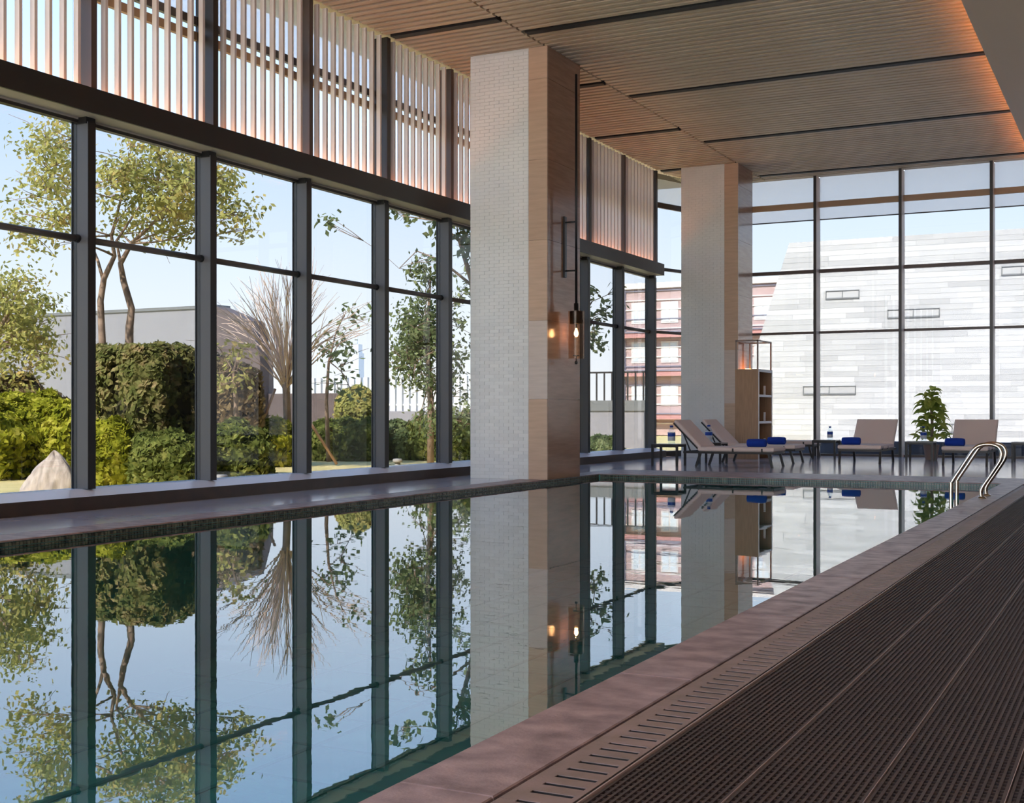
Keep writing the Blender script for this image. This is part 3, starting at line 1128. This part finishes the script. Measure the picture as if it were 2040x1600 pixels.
for i in range(5):
    fs += [(i * 3, i * 3 + 1, i * 3 + 4, i * 3 + 3), (i * 3 + 1, i * 3 + 2, i * 3 + 5, i * 3 + 4)]
q.add(vs, fs, 0, True)
lm = q.mesh('leaf', M['potleaf'])
for k in range(140):
    hgt = 0.42 + 1.04 * (k / 139)
    sp = 0.40 * (1 - ((hgt - 0.42) / 1.08)) ** 0.85
    a = k * 2.399 + R.uniform(-.3, .3)
    rr = sp * R.uniform(0.15, 0.75)
    s_ = R.uniform(0.95, 1.4) * (1.0 if hgt < 1.3 else 0.75)
    inst('leaf', lm, pp, (rr * math.cos(a), rr * math.sin(a), hgt + R.uniform(-.04, .04)), rot=(R.uniform(-0.5, 0.65), R.uniform(-0.4, 0.4), a - math.pi / 2), scale=(s_, s_, s_))

# ------------------------------------------------------------------ shelf unit beside the far column
sx0, sx1, sy0, sy1, sz = -7.84, -7.33, 25.98, 27.07, 1.93
sh = tag(empty('shelf_unit', (sx0, sy0, 0)), 'tall wooden shelf unit with white edges beside the far column', 'shelf')
W_, D_ = sx1 - sx0, sy1 - sy0
for nm, bx in (('side_panel', (0, W_, 0, 0.03, 0.0, sz)), ('side_panel', (0, W_, D_ - 0.03, D_, 0, sz)), ('back_panel', (0, 0.02, 0.03, D_ - 0.03, 0, sz)),
               ('top_panel', (0.02, W_, 0.03, D_ - 0.03, sz - 0.03, sz))):
    q = MB()
    q.box(*bx)
    q.build(nm, M['shelfwood'], sh)
for z in (0.22, 0.79, 1.36):
    q = MB()
    q.box(0.02, W_ - 0.012, 0.03, D_ - 0.03, z - 0.02, z + 0.02)
    s1 = q.build('shelf_board', M['shelfwood'], sh)
    q = MB()
    q.box(W_ - 0.012, W_ + 0.004, 0.03, D_ - 0.03, z - 0.025, z + 0.025)
    q.build('white_edge', M['shelfwhite'], s1)
    q = MB()
    q.box(W_ - 0.035, W_, D_ / 2 - 0.02, D_ / 2 + 0.02, z + 0.02, z + 0.22)
    q.build('divider', M['shelfwhite'], s1)
for bx in ((W_, W_ + 0.008, 0.0, 0.05, 0.0, sz), (W_, W_ + 0.008, D_ - 0.05, D_, 0, sz), (W_, W_ + 0.008, 0.05, D_ - 0.05, sz - 0.06, sz)):
    q = MB()
    q.box(*bx)
    q.build('white_edge', M['shelfwhite'], sh)
q = MB()
zt = 2.54
for x in (0.02, W_ - 0.02):
    for y in (0.02, D_ - 0.02):
        q.bar((x, y, sz), (x, y, zt), 0.03, 0.03)
    q.bar((x, 0.005, zt), (x, D_ - 0.005, zt), 0.03, 0.03)
for y in (0.02, D_ - 0.02):
    q.bar((0.02, y, zt), (W_ - 0.02, y, zt), 0.03, 0.03)
q.build('top_frame', M['shelfmetal'], sh)
q = MB()
q.box(-7.78, -7.72, 26.55, 27.0, sz + 0.001, sz + 0.03)
tag(q.build('uplight', M['cove']), 'small warm uplight on top of the wooden shelf unit', 'light strip')

# ------------------------------------------------------------------ outside: ground, walls, buildings
b = MB()
b.box(-90, -10.35, -40, 120, -0.6, -0.03)
struct(b.build('floor', M['lawn']), 'dry yellow lawn outside the left windows')
b = MB()
b.box(-10.35, 60, 29.2, 120, -0.6, -0.02)
struct(b.build('floor', M['paving']), 'pale outdoor paving beyond the far windows')
b = MB()
b.box(-10.2, 12, 30.9, 31.2, -0.02, 0.26)
b.box(-10.2, 12, 30.85, 31.25, 0.26, 0.30)
struct(b.build('trim_8', M['kerb']), 'low grey kerb outside the far windows')

# white stone building: battered face of separate blocks
wb = tag(empty('stone_building', (-17, 44, 0)), 'white stone clad building with a slanted left edge beyond the far windows', 'building')
YB = 44.0
def left_edge(z):
    return -13.55 + 0.29 * z            # slanted end of the face
ztop = 7.15
lean = 0.10
q = MB()
def fp(x, z, d=0.0):
    return (x + 17, lean * z + d, z)
face = [(left_edge(0), 0), (16, 0), (16, ztop), (left_edge(ztop), ztop)]
vs = [fp(x, z, 0.012) for x, z in face] + [(x + 17, 7, z) for x, z in face]
q.add(vs, [(0, 1, 2, 3), (7, 6, 5, 4), (1, 0, 4, 5), (2, 1, 5, 6), (3, 2, 6, 7), (0, 3, 7, 4)])
q.build('core', M['blockback'], wb)
slits = [(1645, 1712, 588), (1768, 1872, 625), (1600, 1705, 777), (1995, 2075, 542), (1884, 1910, 855)]
sl = []
for a, c, yy in slits:
    def at(px, py):
        r = (px - 1020) / F
        dx, dy, u = -SN + r * CS, CS + r * SN, (822 - py) / F
        t = YB / dy
        for _ in range(4):
            z = 1 + t * u
            t = (YB + lean * z) / dy
        return t * dx, 1 + t * u
    (x0, z0), (x1, z1) = at(a, yy), at(c, yy)
    sl.append((x0, x1, (z0 + z1) / 2))
rows = 38
rh = ztop / rows
cnt = 0
rest = MB()
for r in range(rows):
    z0, z1 = r * rh + 0.003, (r + 1) * rh - 0.003
    x = left_edge(r * rh) + 0.0
    first = True
    while x < 15.9:
        wd = R.choice((1.0, 1.3, 1.7, 2.1)) * R.uniform(0.9, 1.1)
        x1 = min(x + wd, 16)
        cut = [s for s in sl if z0 < s[2] < z1]
        segs = [(x, x1)]
        for s in cut:
            ns = []
            for a, c in segs:
                if s[0] < c and s[1] > a:
                    if s[0] - a > 0.1:
                        ns.append((a, s[0]))
                    if c - s[1] > 0.1:
                        ns.append((s[1], c))
                else:
                    ns.append((a, c))
            segs = ns
        for a, c in segs:
            dd = R.uniform(0, 0.006)
            off = 0.29 * rh * 0.96 if first else 0
            q = MB()
            q.add([fp(a + .003, z0, -dd), fp(c - .003, z0, -dd), fp(c - .003, z0, .12), fp(a + .003, z0, .12),
                   fp(a + .003 + off, z1, -dd), fp(c - .003, z1, -dd), fp(c - .003, z1, .12), fp(a + .003 + off, z1, .12)], BOXF)
            if cnt < 300 and a < -1.5:
                q.build('stone_block', M['block'], wb)
                cnt += 1
            else:
                rest.add(q.v, q.f)
        first = False
        x = x1
if rest.v:
    stuff(rest.build('stone_block', M['block'], wb))
for x0, x1, z in sl:
    q = MB()
    zz0, zz1 = math.floor(z / rh) * rh - 0.06, math.floor(z / rh) * rh + rh + 0.06
    for a, c, d0, d1 in ((x0, x1, zz0, zz0 + 0.045), (x0, x1, zz1 - 0.025, zz1), (x0, x0 + .025, zz0, zz1), (x1 - .025, x1, zz0, zz1), ((x0 + x1) / 2 - .012, (x0 + x1) / 2 + .012, zz0, zz1)):
        q.add([fp(a, d0, -.05), fp(c, d0, -.05), fp(c, d0, .13), fp(a, d0, .13), fp(a, d1, -.05), fp(c, d1, -.05), fp(c, d1, .13), fp(a, d1, .13)], BOXF)
    q.build('slit_frame', M['slitdark'], wb)
    q = MB()
    q.add([fp(x0 + .03, zz0 + .05, -.02), fp(x1 - .03, zz0 + .05, -.02), fp(x1 - .03, zz0 + .05, .12), fp(x0 + .03, zz0 + .05, .12),
           fp(x0 + .03, zz1 - .03, -.02), fp(x1 - .03, zz1 - .03, -.02), fp(x1 - .03, zz1 - .03, .12), fp(x0 + .03, zz1 - .03, .12)], BOXF)
    q.build('slit_panel', M['block'], wb)

# pink brick building behind, partly hidden
pb = tag(empty('brick_building', (-26, 52, 0)), 'pink brick building with red roof bands seen beside the far column', 'building')
q = MB()
q.box(5.1, 13.6, 0, 8, 0, 6.5)
q.build('wall', M['pink'], pb)
for z in np.arange(0.5, 6.6, 0.42):
    q = MB()
    q.box(5.1, 13.6, -0.06, 0, z, z + 0.05)
    q.build('band', M['slate'] if int(z * 10) % 3 == 0 else M['palewhite'], pb)
for z in (0.7, 2.6, 4.3):
    q = MB()
    q.prism([(5.0, z), (13.7, z), (13.7, z + 0.06), (5.0, z + 0.06)], -0.5, 0.0)
    q.prism([(5.0, z + 0.06), (13.7, z + 0.06), (13.7, z + 0.22), (5.0, z + 0.22)], -0.35, 0.0)
    q.build('red_canopy', M['red'], pb)
    q = MB()
    q.box(5.0, 13.7, -0.4, 0.0, z + 0.22, z + 0.28)
    q.build('coping_line', M['slate'], pb)
for k in range(6):
    x = 5.2 + k * 1.4
    q = MB()
    q.box(x, x + 0.09, -0.10, 0, 0, 6.5)
    q.build('pilaster', M['slate'], pb)
    for z in (1.3, 3.2, 4.95):
        q = MB()
        q.box(x + 0.35, x + 1.15, -0.03, 0, z, z + 0.95)
        wnd = q.build('window', M['palewhite'], pb)
        q = MB()
        q.box(x + 0.42, x + 0.72, -0.045, -0.03, z + 0.07, z + 0.88)
        q.box(x + 0.78, x + 1.08, -0.045, -0.03, z + 0.07, z + 0.88)
        q.build('pane', M['tower'], wnd)
q = MB()
q.box(5.0, 13.7, -0.15, 8.1, 6.5, 6.75)
q.build('roof', M['palewhite'], pb)

# grey garden wall to the left, dark lower wall, parapet with white pickets, distant tower
g1 = P(-260, 640, 36)
g2 = P(500, 612, 36)
gw = MB()
gy = 29.5
gx0, gx1 = -42.0, -25.0
gw.box(gx0, gx1, gy, gy + 0.5, -0.1, 4.17)
g_ = gw.build('garden_wall', M['greywall'])
tag(g_, 'plain grey rendered garden wall behind the left trees', 'wall')
q = MB()
q.box(gx0, gx1 + .03, gy - 0.05, gy + 0.55, 4.17, 4.26)
q.build('wall_cap', M['slitdark'], g_)
dw = tag(empty('brick_wall', (-25, 29.5, 0)), 'dark sloping brick wall behind the bare tree', 'wall')
q = MB()
q.prism([(0, -.1), (1.75, -.1), (1.7, 2.6), (1.35, 3.72), (0, 4.22)], -0.12, 0.5)
q.build('sloped_wall', M['darkwall'], dw)
q = MB()
q.box(1.76, 4.9, 0.2, 0.6, -.1, 1.56)
q.build('low_wall', M['darkwall'], dw)

fence = tag(empty('picket_fence', (-29.5, 38.5, 0)), 'white picket fence on a low parapet beyond the garden', 'fence')
q = MB()
q.box(0, 10, 0, 0.3, -0.1, 1.05)
q.build('parapet', M['kerb'], fence)
q = MB()
q.box(-0.09, 0.09, 0.05, 0.17, 1.05, 2.3)
pk = q.mesh('picket', M['whitemetal'])
for k in range(33):
    inst('picket', pk, fence, (0.2 + k * 0.30, 0, 0))
q = MB()
q.box(0, 10, 0.12, 0.2, 1.25, 1.32)
q.build('fence_rail', M['whitemetal'], fence)

bal = tag(empty('balustrade', (-16.2, 33.5, 0)), 'dark metal balustrade on a grey block right of the front column', 'balustrade')
q = MB()
q.box(0, 3.4, 0, 0.6, -0.1, 1.05)
q.build('plinth', M['kerb'], bal)
q = MB()
q.box(-.05, 3.45, -0.05, 0.65, 1.05, 1.35)
q.build('plinth_cap', M['slitdark'], bal)
q = MB()
q.box(0.0, 3.4, 0.25, 0.30, 2.15, 2.2)
q.build('top_rail', M['mull'], bal)
q = MB()
q.box(-0.02, 0.02, 0.26, 0.30, 1.35, 2.15)
bm_ = q.mesh('baluster', M['mull'])
for k in range(14):
    inst('baluster', bm_, bal, (0.1 + k * 0.245, 0, 0))

tw = tag(empty('distant_tower', P(712, 822, 420) + Vector((0, 0, -1))), 'faint pale blue skyscraper on the horizon', 'building')
q = MB()
q.box(-1.6, 1.6, -1.6, 1.6, 0, 21)
q.build('shaft', M['tower'], tw)
q = MB()
q.box(-1.2, 1.2, -1.2, 1.2, 21, 24)
q.tube([(0, 0, 24), (0, 0, 27)], 0.15, 6)
q.build('crown', M['tower'], tw)

# ------------------------------------------------------------------ planting
def leaves_mesh(name, C, N, size, m):
    """C centres (n,3), N outward directions, size (n,) -> folded leaf quads."""
    n_ = len(C)
    U = NR.normal(size=(n_, 3))
    U -= (U * N).sum(1, keepdims=True) * N * 0.55
    U /= np.linalg.norm(U, axis=1, keepdims=True) + 1e-9
    W2 = np.cross(U, N + NR.normal(size=(n_, 3)) * 0.5)
    W2 /= np.linalg.norm(W2, axis=1, keepdims=True) + 1e-9
    s = size[:, None]
    V = np.stack([C - U * s, C + W2 * s * 0.55, C + U * s, C - W2 * s * 0.55], 1).reshape(-1, 3)
    me = bpy.data.meshes.new(name)
    me.vertices.add(n_ * 4)
    me.vertices.foreach_set('co', V.astype(np.float32).ravel())
    me.loops.add(n_ * 4)
    me.loops.foreach_set('vertex_index', np.arange(n_ * 4, dtype=np.int32))
    me.polygons.add(n_)
    me.polygons.foreach_set('loop_start', np.arange(0, n_ * 4, 4, dtype=np.int32))
    me.materials.append(m)
    me.update(calc_edges=True)
    return me

def shrub(label, c, rad, m, n=9000, leaf=0.05, core=True, lump=0.13, cat='shrub', name='shrub', group='garden shrubs', power=2.0):
    c = Vector(c)
    o = tag(empty(name, (c.x, c.y, 0.0)), label, cat, group)
    D = NR.normal(size=(n, 3))
    D /= np.linalg.norm(D, axis=1, keepdims=True)
    D[:, 2] = np.where(D[:, 2] < -0.62, -D[:, 2], D[:, 2])
    ph = NR.uniform(0, 6.28, size=6)
    lumpv = 1 + lump * (np.sin(D[:, 0] * 6 + ph[0]) * np.sin(D[:, 1] * 6 + ph[1]) + 0.7 * np.sin(D[:, 2] * 8 + ph[2]) * np.sin(D[:, 0] * 9 + ph[3]))
    rr = lumpv * (0.74 + 0.30 * NR.uniform(size=n) ** 0.6)
    Dp = np.sign(D) * np.abs(D) ** (2.0 / power)
    low = D[:, 2] < 0
    nr = np.linalg.norm(Dp[:, :2], axis=1) + 1e-6
    Dp[low, :2] = Dp[low, :2] / nr[low, None]
    C = Dp * rr[:, None] * np.array(rad)
    C[low, 2] = -NR.uniform(size=low.sum()) * c.z
    C[:, 2] += c.z
    keep = C[:, 2] > 0.0
    C, Dk = C[keep], D[keep]
    f = inst('foliage', leaves_mesh('foliage', C, Dk, leaf * NR.uniform(0.7, 1.3, size=len(C)), m), o)
    f['kind'] = 'stuff'
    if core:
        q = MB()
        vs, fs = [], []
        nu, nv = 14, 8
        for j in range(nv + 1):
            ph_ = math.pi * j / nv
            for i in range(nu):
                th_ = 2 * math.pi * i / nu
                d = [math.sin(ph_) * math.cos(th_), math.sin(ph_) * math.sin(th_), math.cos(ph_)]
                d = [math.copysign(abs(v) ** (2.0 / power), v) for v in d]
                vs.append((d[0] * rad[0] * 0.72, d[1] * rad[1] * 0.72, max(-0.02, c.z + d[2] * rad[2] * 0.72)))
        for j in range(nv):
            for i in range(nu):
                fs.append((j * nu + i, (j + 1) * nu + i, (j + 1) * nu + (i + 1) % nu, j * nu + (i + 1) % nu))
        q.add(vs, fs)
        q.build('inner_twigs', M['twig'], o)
    return o
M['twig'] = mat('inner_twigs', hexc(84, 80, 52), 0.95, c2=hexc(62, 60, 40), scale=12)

# bright clipped hedge at the left edge
for k, (px, py, t, rx, rz_, m, lb) in enumerate((
        (-60, 880, 19.5, 1.1, 0.62, L_YEL, 'bright yellow green shrub cut off by the left frame edge'),
        (60, 868, 20.5, 0.8, 0.68, L_YEL, 'bright yellow green shrub behind the pale rock'),
        (150, 878, 19.8, 0.65, 0.60, L_YEL, 'bright yellow green shrub behind the first window fin'),
        (20, 846, 23.0, 1.1, 0.85, L_BRN, 'brownish shrub above the bright hedge at the left'),
        (215, 905, 17.6, 0.42, 0.46, L_YEL, 'low yellow green shrub at the left foot of the large clipped bush'),
        (330, 920, 17.6, 0.62, 0.40, L_GRN, 'low dark green shrub at the right foot of the large clipped bush'),
        (455, 905, 18.5, 0.62, 0.46, L_GRN, 'mid green shrub right of the second window fin'),
        (530, 888, 24.0, 0.70, 0.50, L_YEL, 'yellow green shrub under the bare tree'),
        (655, 884, 27.0, 0.68, 0.48, L_GRN, 'mid green shrub left of the round topiary'),
        (715, 884, 26.8, 0.64, 0.50, L_GRN, 'mid green shrub under the round topiary'),
        (800, 884, 27.5, 0.68, 0.48, L_DRK, 'dark green shrub at the foot of the evergreen tree'),
        (862, 880, 27.0, 0.58, 0.56, L_GRN, 'mid green shrub left of the last fin before the column'),
        (925, 884, 26.5, 0.52, 0.62, L_GRN, 'bright green shrub against the front column'),
        (1200, 900, 30.0, 0.5, 0.30, L_DRK, 'low dark shrub right of the front column'),
        (448, 800, 23.5, 0.75, 0.75, L_BRN, 'tall brownish shrub behind the second window fin'))):
    q_ = P(px, py, t)
    shrub(lb, (q_.x, q_.y, max(0.12, q_.z)), (rx, rx * 0.9, rz_), m, n=int(5200 + 5200 * rx), leaf=0.062 if t < 22 else 0.07)
q_ = P(292, 830, 19.0)
shrub('large clipped box shaped bush in front of the two thin trunks', (q_.x, q_.y, 0.96), (0.80, 0.75, 1.04), L_OLV, n=24000, leaf=0.06, power=4.5, lump=0.06)
q_ = P(712, 822, 28.5)
shrub('round brown green topiary bush before the white fence', (q_.x, q_.y, 1.02), (0.52, 0.52, 0.58), L_TREE, n=8000, leaf=0.05, lump=0.05)
# ------------------------------------------------------------------ trees
def limb(q, a, b, r0, r1, bow=0.1, n=5, seg=6):
    a, b = Vector(a), Vector(b)
    side = Vector((R.uniform(-1, 1), R.uniform(-1, 1), R.uniform(-0.3, 0.6)))
    L = (b - a).length
    pts, rs = [], []
    for i in range(n + 1):
        t = i / n
        pts.append(a.lerp(b, t) + side * bow * L * math.sin(math.pi * t))
        rs.append(r0 + (r1 - r0) * t)
    q.tube(pts, rs, seg)
    return pts

def tree(label, base, trunks, clusters, m, bark, leaf=0.09, per=60, spread=0.3, group='garden trees', name='tree', nodes=None):
    """trunks: list of polylines [(point, radius)], clusters: leaf cluster centres."""
    o = tag(empty(name, (base.x, base.y, 0)), label, 'tree', group)
    off = Vector((base.x, base.y, 0))
    q = MB()
    nodes = []
    for tr in trunks:
        q.tube([p - off for p, r in tr], [r for p, r in tr], 9)
        nodes += [(p, r) for p, r in tr[len(tr) // 2:]]
    for c in clusters:
        p, r = min(nodes, key=lambda nr: (nr[0] - c).length + (2.0 if nr[0].z > c.z else 0))
        pts = limb(q, p - off, c - off, min(r * 0.6, 0.03), 0.006, 0.08)
        if len(nodes) < 90:
            nodes.append((pts[3] + off, 0.016))
        for _ in range(3):
            e_ = c + Vector((R.gauss(0, spread), R.gauss(0, spread), R.gauss(0, spread * .8)))
            limb(q, pts[3], e_ - off, 0.008, 0.003, 0.1, 3, 4)
    q.build('trunk', bark, o)
    C, N = [], []
    for c in clusters:
        k = int(per * R.uniform(0.7, 1.3))
        g = NR.normal(size=(k, 3)) * np.array([spread, spread, spread * 0.72])
        C.append(g + np.array(c - off))
        d = g + np.array([0, 0, spread * 0.8])
        N.append(d / (np.linalg.norm(d, axis=1, keepdims=True) + 1e-9))
    C, N = np.concatenate(C), np.concatenate(N)
    f = inst('foliage', leaves_mesh('foliage', C, N, leaf * NR.uniform(0.6, 1.25, size=len(C)), m), o)
    f['kind'] = 'stuff'
    return o

def fill(polys, t, dt, step, jit=0.45):
    """cluster centres inside frame-space boxes, with real spread in depth."""
    out = []
    for x0, x1, y0, y1, dens in polys:
        n_ = max(1, int((x1 - x0) * (y1 - y0) / (step * step) * dens))
        for _ in range(n_):
            out.append(P(R.uniform(x0, x1), R.uniform(y0, y1), t + R.uniform(-dt, dt)))
    return out

# tall two-stemmed tree
T = 21.0
t1 = [(P(205, 960, T), 0.075), (P(205, 800, T), 0.07), (P(204, 690, T), 0.062), (P(200, 600, T), 0.055), (P(207, 555, T), 0.05), (P(228, 510, T), 0.038), (P(222, 470, T), 0.028), (P(240, 400, T), 0.02), (P(255, 320, T), 0.012)]
t1b = [(P(206, 560, T), 0.03), (P(195, 520, T), 0.026), (P(175, 470, T + .3), 0.02), (P(120, 400, T + .5), 0.015), (P(90, 320, T + .5), 0.01), (P(90, 250, T + .5), 0.006)]
t2 = [(P(255, 960, T + .4), 0.09), (P(256, 750, T + .4), 0.078), (P(258, 650, T + .4), 0.07), (P(262, 615, T + .4), 0.06), (P(246, 560, T + .4), 0.055), (P(240, 525, T + .4), 0.048), (P(262, 485, T + .4), 0.035), (P(310, 440, T + .2), 0.026), (P(350, 390, T), 0.018), (P(400, 370, T), 0.012), (P(460, 400, T), 0.008)]
t2b = [(P(241, 530, T + .4), 0.03), (P(232, 480, T + .5), 0.024), (P(285, 400, T + .6), 0.016), (P(300, 310, T + .6), 0.009)]
cl = fill([(35, 150, 290, 360, 0.7), (55, 150, 215, 300, 0.5), (20, 150, 350, 470, 0.5), (195, 300, 330, 470, 0.6), (235, 395, 265, 360, 0.65), (290, 395, 330, 480, 0.9), (400, 470, 340, 440, 0.7), (430, 500, 400, 480, 0.7), (60, 130, 440, 490, 0.5), (340, 400, 300, 420, .7)], T, 1.0, 26)
tree('tall thin two stemmed tree with an airy yellow green crown', P(230, 955, T), [t1, t1b, t2, t2b], cl, L_TREE, M['bark'], leaf=0.052, per=85, spread=0.20)

# leafy tree cut off at the left
T = 22.5
tr_ = [(P(-70, 980, T), 0.10), (P(-60, 800, T), 0.085), (P(-30, 700, T), 0.05), (P(20, 620, T), 0.03), (P(40, 560, T), 0.015)]
cl = fill([(-120, 60, 540, 640, 1.1), (-120, 95, 600, 740, 1.0), (-80, 55, 730, 790, 0.6), (60, 108, 640, 720, 0.7)], T, 1.0, 28)
tree('leafy olive tree cut off by the left frame edge', P(-70, 980, T), [tr_], cl, L_TREE, M['bark'], leaf=0.055, per=85, spread=0.19)

# bare tree with fan of twigs
T = 24.0
bt = tag(empty('bare_tree', (P(572, 900, T).x, P(572, 900, T).y, 0)), 'bare winter tree with a wide fan of pale twigs', 'tree', 'garden trees')
off = Vector((bt.location.x, bt.location.y, 0))
q = MB()
top = P(570, 770, T)
q.tube([P(572, 930, T) - off, P(573, 850, T) - off, P(570, 770, T) - off, P(566, 735, T) - off], [0.085, 0.08, 0.075, 0.05], 10)
q.build('trunk', M['bark'], bt)
q = MB()
for k in range(70):
    a = R.uniform(-1.0, 1.0)
    ex = 575 + a * 150 + R.uniform(-15, 15)
    ey = 530 + 120 * abs(a) ** 1.6 + abs(R.gauss(0, 35))
    end = P(ex, ey, T + R.uniform(-1.6, 1.6))
    st = P(570 + R.uniform(-4, 4), R.uniform(735, 785), T)
    n_ = 6
    pts, rs = [], []
    for i in range(n_ + 1):
        t = i / n_
        p_ = st.lerp(end, t)
        p_ += Vector((0, 0, 0.22 * math.sin(math.pi * t) * (1 if abs(a) > .3 else 0))) + Vector((R.gauss(0, .02), R.gauss(0, .02), R.gauss(0, .02)))
        pts.append(p_ - off)
        rs.append(0.013 * (1 - t) + 0.004)
    q.tube(pts, rs, 5)
    for _ in range(3):
        i = R.randint(2, 5)
        e2 = pts[i] + (pts[i + 1] - pts[i]).normalized() * R.uniform(.35, .8) + Vector((R.gauss(0, .16), R.gauss(0, .16), R.uniform(0, .25)))
        q.tube([pts[i], pts[i].lerp(e2, .5) + Vector((0, 0, .03)), e2], [0.007, 0.005, 0.003], 4)
stuff(q.build('twigs', M['barkpale'], bt))
for s_, (a, c) in enumerate(((P(512, 850, T - .3), P(548, 775, T)), (P(640, 870, T), P(585, 790, T)))):
    q = MB()
    a = Vector((a.x, a.y, 0.0)) + (a - c) * 0.6 * Vector((1, 1, 0)).length / 1.5
    a.z = 0
    q.tube([a, c], 0.028, 8)
    tag(q.build('tree_stake', M['stake']), ['pale wooden stake propping the bare tree on its left', 'pale wooden stake propping the bare tree on its right'][s_], 'stake')

# sparse young tree right of the bare tree
T = 26.0
tr_ = [(P(655, 930, T), 0.05), (P(650, 800, T), 0.04), (P(655, 720, T), 0.025), (P(670, 660, T), 0.015), (P(690, 620, T), 0.008)]
cl = fill([(625, 690, 590, 680, 0.45), (625, 705, 690, 790, 0.6), (690, 722, 600, 640, 0.4)], T, 0.8, 26)
tree('sparse young tree with few leaves right of the bare tree', P(655, 930, T), [tr_], cl, L_DRK, M['bark'], leaf=0.08, per=18, spread=0.18)
# small leafy tree left, behind the second fin
T = 22.5
tr_ = [(P(470, 930, T), 0.05), (P(470, 800, T), 0.04), (P(465, 740, T), 0.025), (P(480, 690, T), 0.012)]
cl = fill([(425, 520, 690, 780, 0.5), (430, 480, 740, 800, 0.5)], T, 0.6, 26)
tree('small light green tree left of the bare tree', P(470, 930, T), [tr_], cl, L_TREE, M['bark'], leaf=0.07, per=22, spread=0.18)

# evergreen left of the column
T = 23.5
tr_ = [(P(858, 930, T), 0.07), (P(858, 800, T), 0.06), (P(852, 700, T), 0.045), (P(855, 600, T), 0.03), (P(858, 530, T), 0.015)]
cl = fill([(838, 872, 530, 600, 1.2), (800, 880, 600, 700, 1.3), (782, 880, 650, 760, 1.3), (830, 880, 740, 870, 0.6), (895, 940, 560, 860, 0.5)], T, 0.8, 24)
tree('dense grey green evergreen tree left of the front column', P(858, 930, T), [tr_], cl, L_DRK, M['bark'], leaf=0.055, per=60, spread=0.17)
T = 22.0
tr_ = [(P(960, 930, T), 0.09), (P(955, 700, T), 0.075), (P(940, 560, T), 0.05), (P(915, 480, T), 0.03), (P(870, 440, T), 0.018), (P(800, 430, T), 0.008)]
tr2 = [(P(942, 570, T), 0.03), (P(880, 520, T), 0.018), (P(830, 500, T), 0.01), (P(795, 535, T), 0.006)]
cl = fill([(780, 835, 415, 440, 1.0), (840, 875, 450, 480, .7), (785, 830, 530, 545, 1.2), (840, 875, 500, 540, .8), (900, 960, 430, 560, .9), (640, 700, 440, 444, 0)], T, 0.8, 24)
tree('tall branching tree half hidden behind the front column', P(960, 930, T), [tr_, tr2], cl, L_DRK, M['bark'], leaf=0.075, per=26, spread=0.14)
# leaves seen right of the column
T = 27.0
tr_ = [(P(1150, 900, T), 0.07), (P(1148, 720, T), 0.055), (P(1155, 640, T), 0.03), (P(1180, 600, T), 0.015)]
cl = fill([(1165, 1200, 560, 640, .9), (1175, 1210, 640, 690, 1.2), (1212, 1232, 540, 610, .8)], T, 0.5, 22)
tree('slim tree with drooping leaves right of the front column', P(1150, 900, T), [tr_], cl, L_DRK, M['bark'], leaf=0.085, per=20, spread=0.13)

# ------------------------------------------------------------------ rock and garden lamps
q_ = P(101, 950, 15.4)
rk = MB()
nu, nv = 40, 26
vs, fs = [], []
for j in range(nv + 1):
    z = j / nv
    rad = 0.36 * (1 - z ** 1.5) ** 0.75 + 0.006
    for i in range(nu):
        a = 2 * math.pi * i / nu
        k = 1 + 0.13 * math.sin(2 * a + 1 + z) + 0.07 * math.sin(5 * a + z * 4) + 0.05 * math.sin(11 * a - z * 7) + 0.04 * math.sin(17 * a + 9 * z)
        vs.append((rad * k * math.cos(a) + 0.06 * z, rad * k * 0.8 * math.sin(a), 0.54 * z * (1 + 0.05 * math.sin(3 * a))))
for j in range(nv):
    for i in range(nu):
        fs.append((j * nu + i, j * nu + (i + 1) % nu, (j + 1) * nu + (i + 1) % nu, (j + 1) * nu + i))
fs.append(tuple(nv * nu + i for i in range(nu)))
rk.add(vs, fs, 0, True)
tag(rk.build('rock', M['rock'], None, (q_.x, q_.y, -0.03)), 'pale upright rock on the lawn outside the first window', 'rock')
for px, py, t, lb in ((441, 945, 16.0, 'small pale garden light outside the second window fin'), (792, 905, 21.5, 'small pale garden light before the evergreen tree')):
    q_ = P(px, py, t)
    g_ = tag(empty('garden_light', (q_.x, q_.y, -0.03)), lb, 'lamp', 'garden lights on the lawn')
    q = MB()
    q.lathe([(0.05, 0), (0.05, 0.17), (0, 0.17)], 14)
    q.build('post', M['lampstone'], g_)
    q = MB()
    q.lathe([(0.0, 0.235), (0.07, 0.23), (0.085, 0.21), (0.085, 0.17), (0, 0.17)], 14)
    q.build('lamp_head', M['lampstone'], g_)
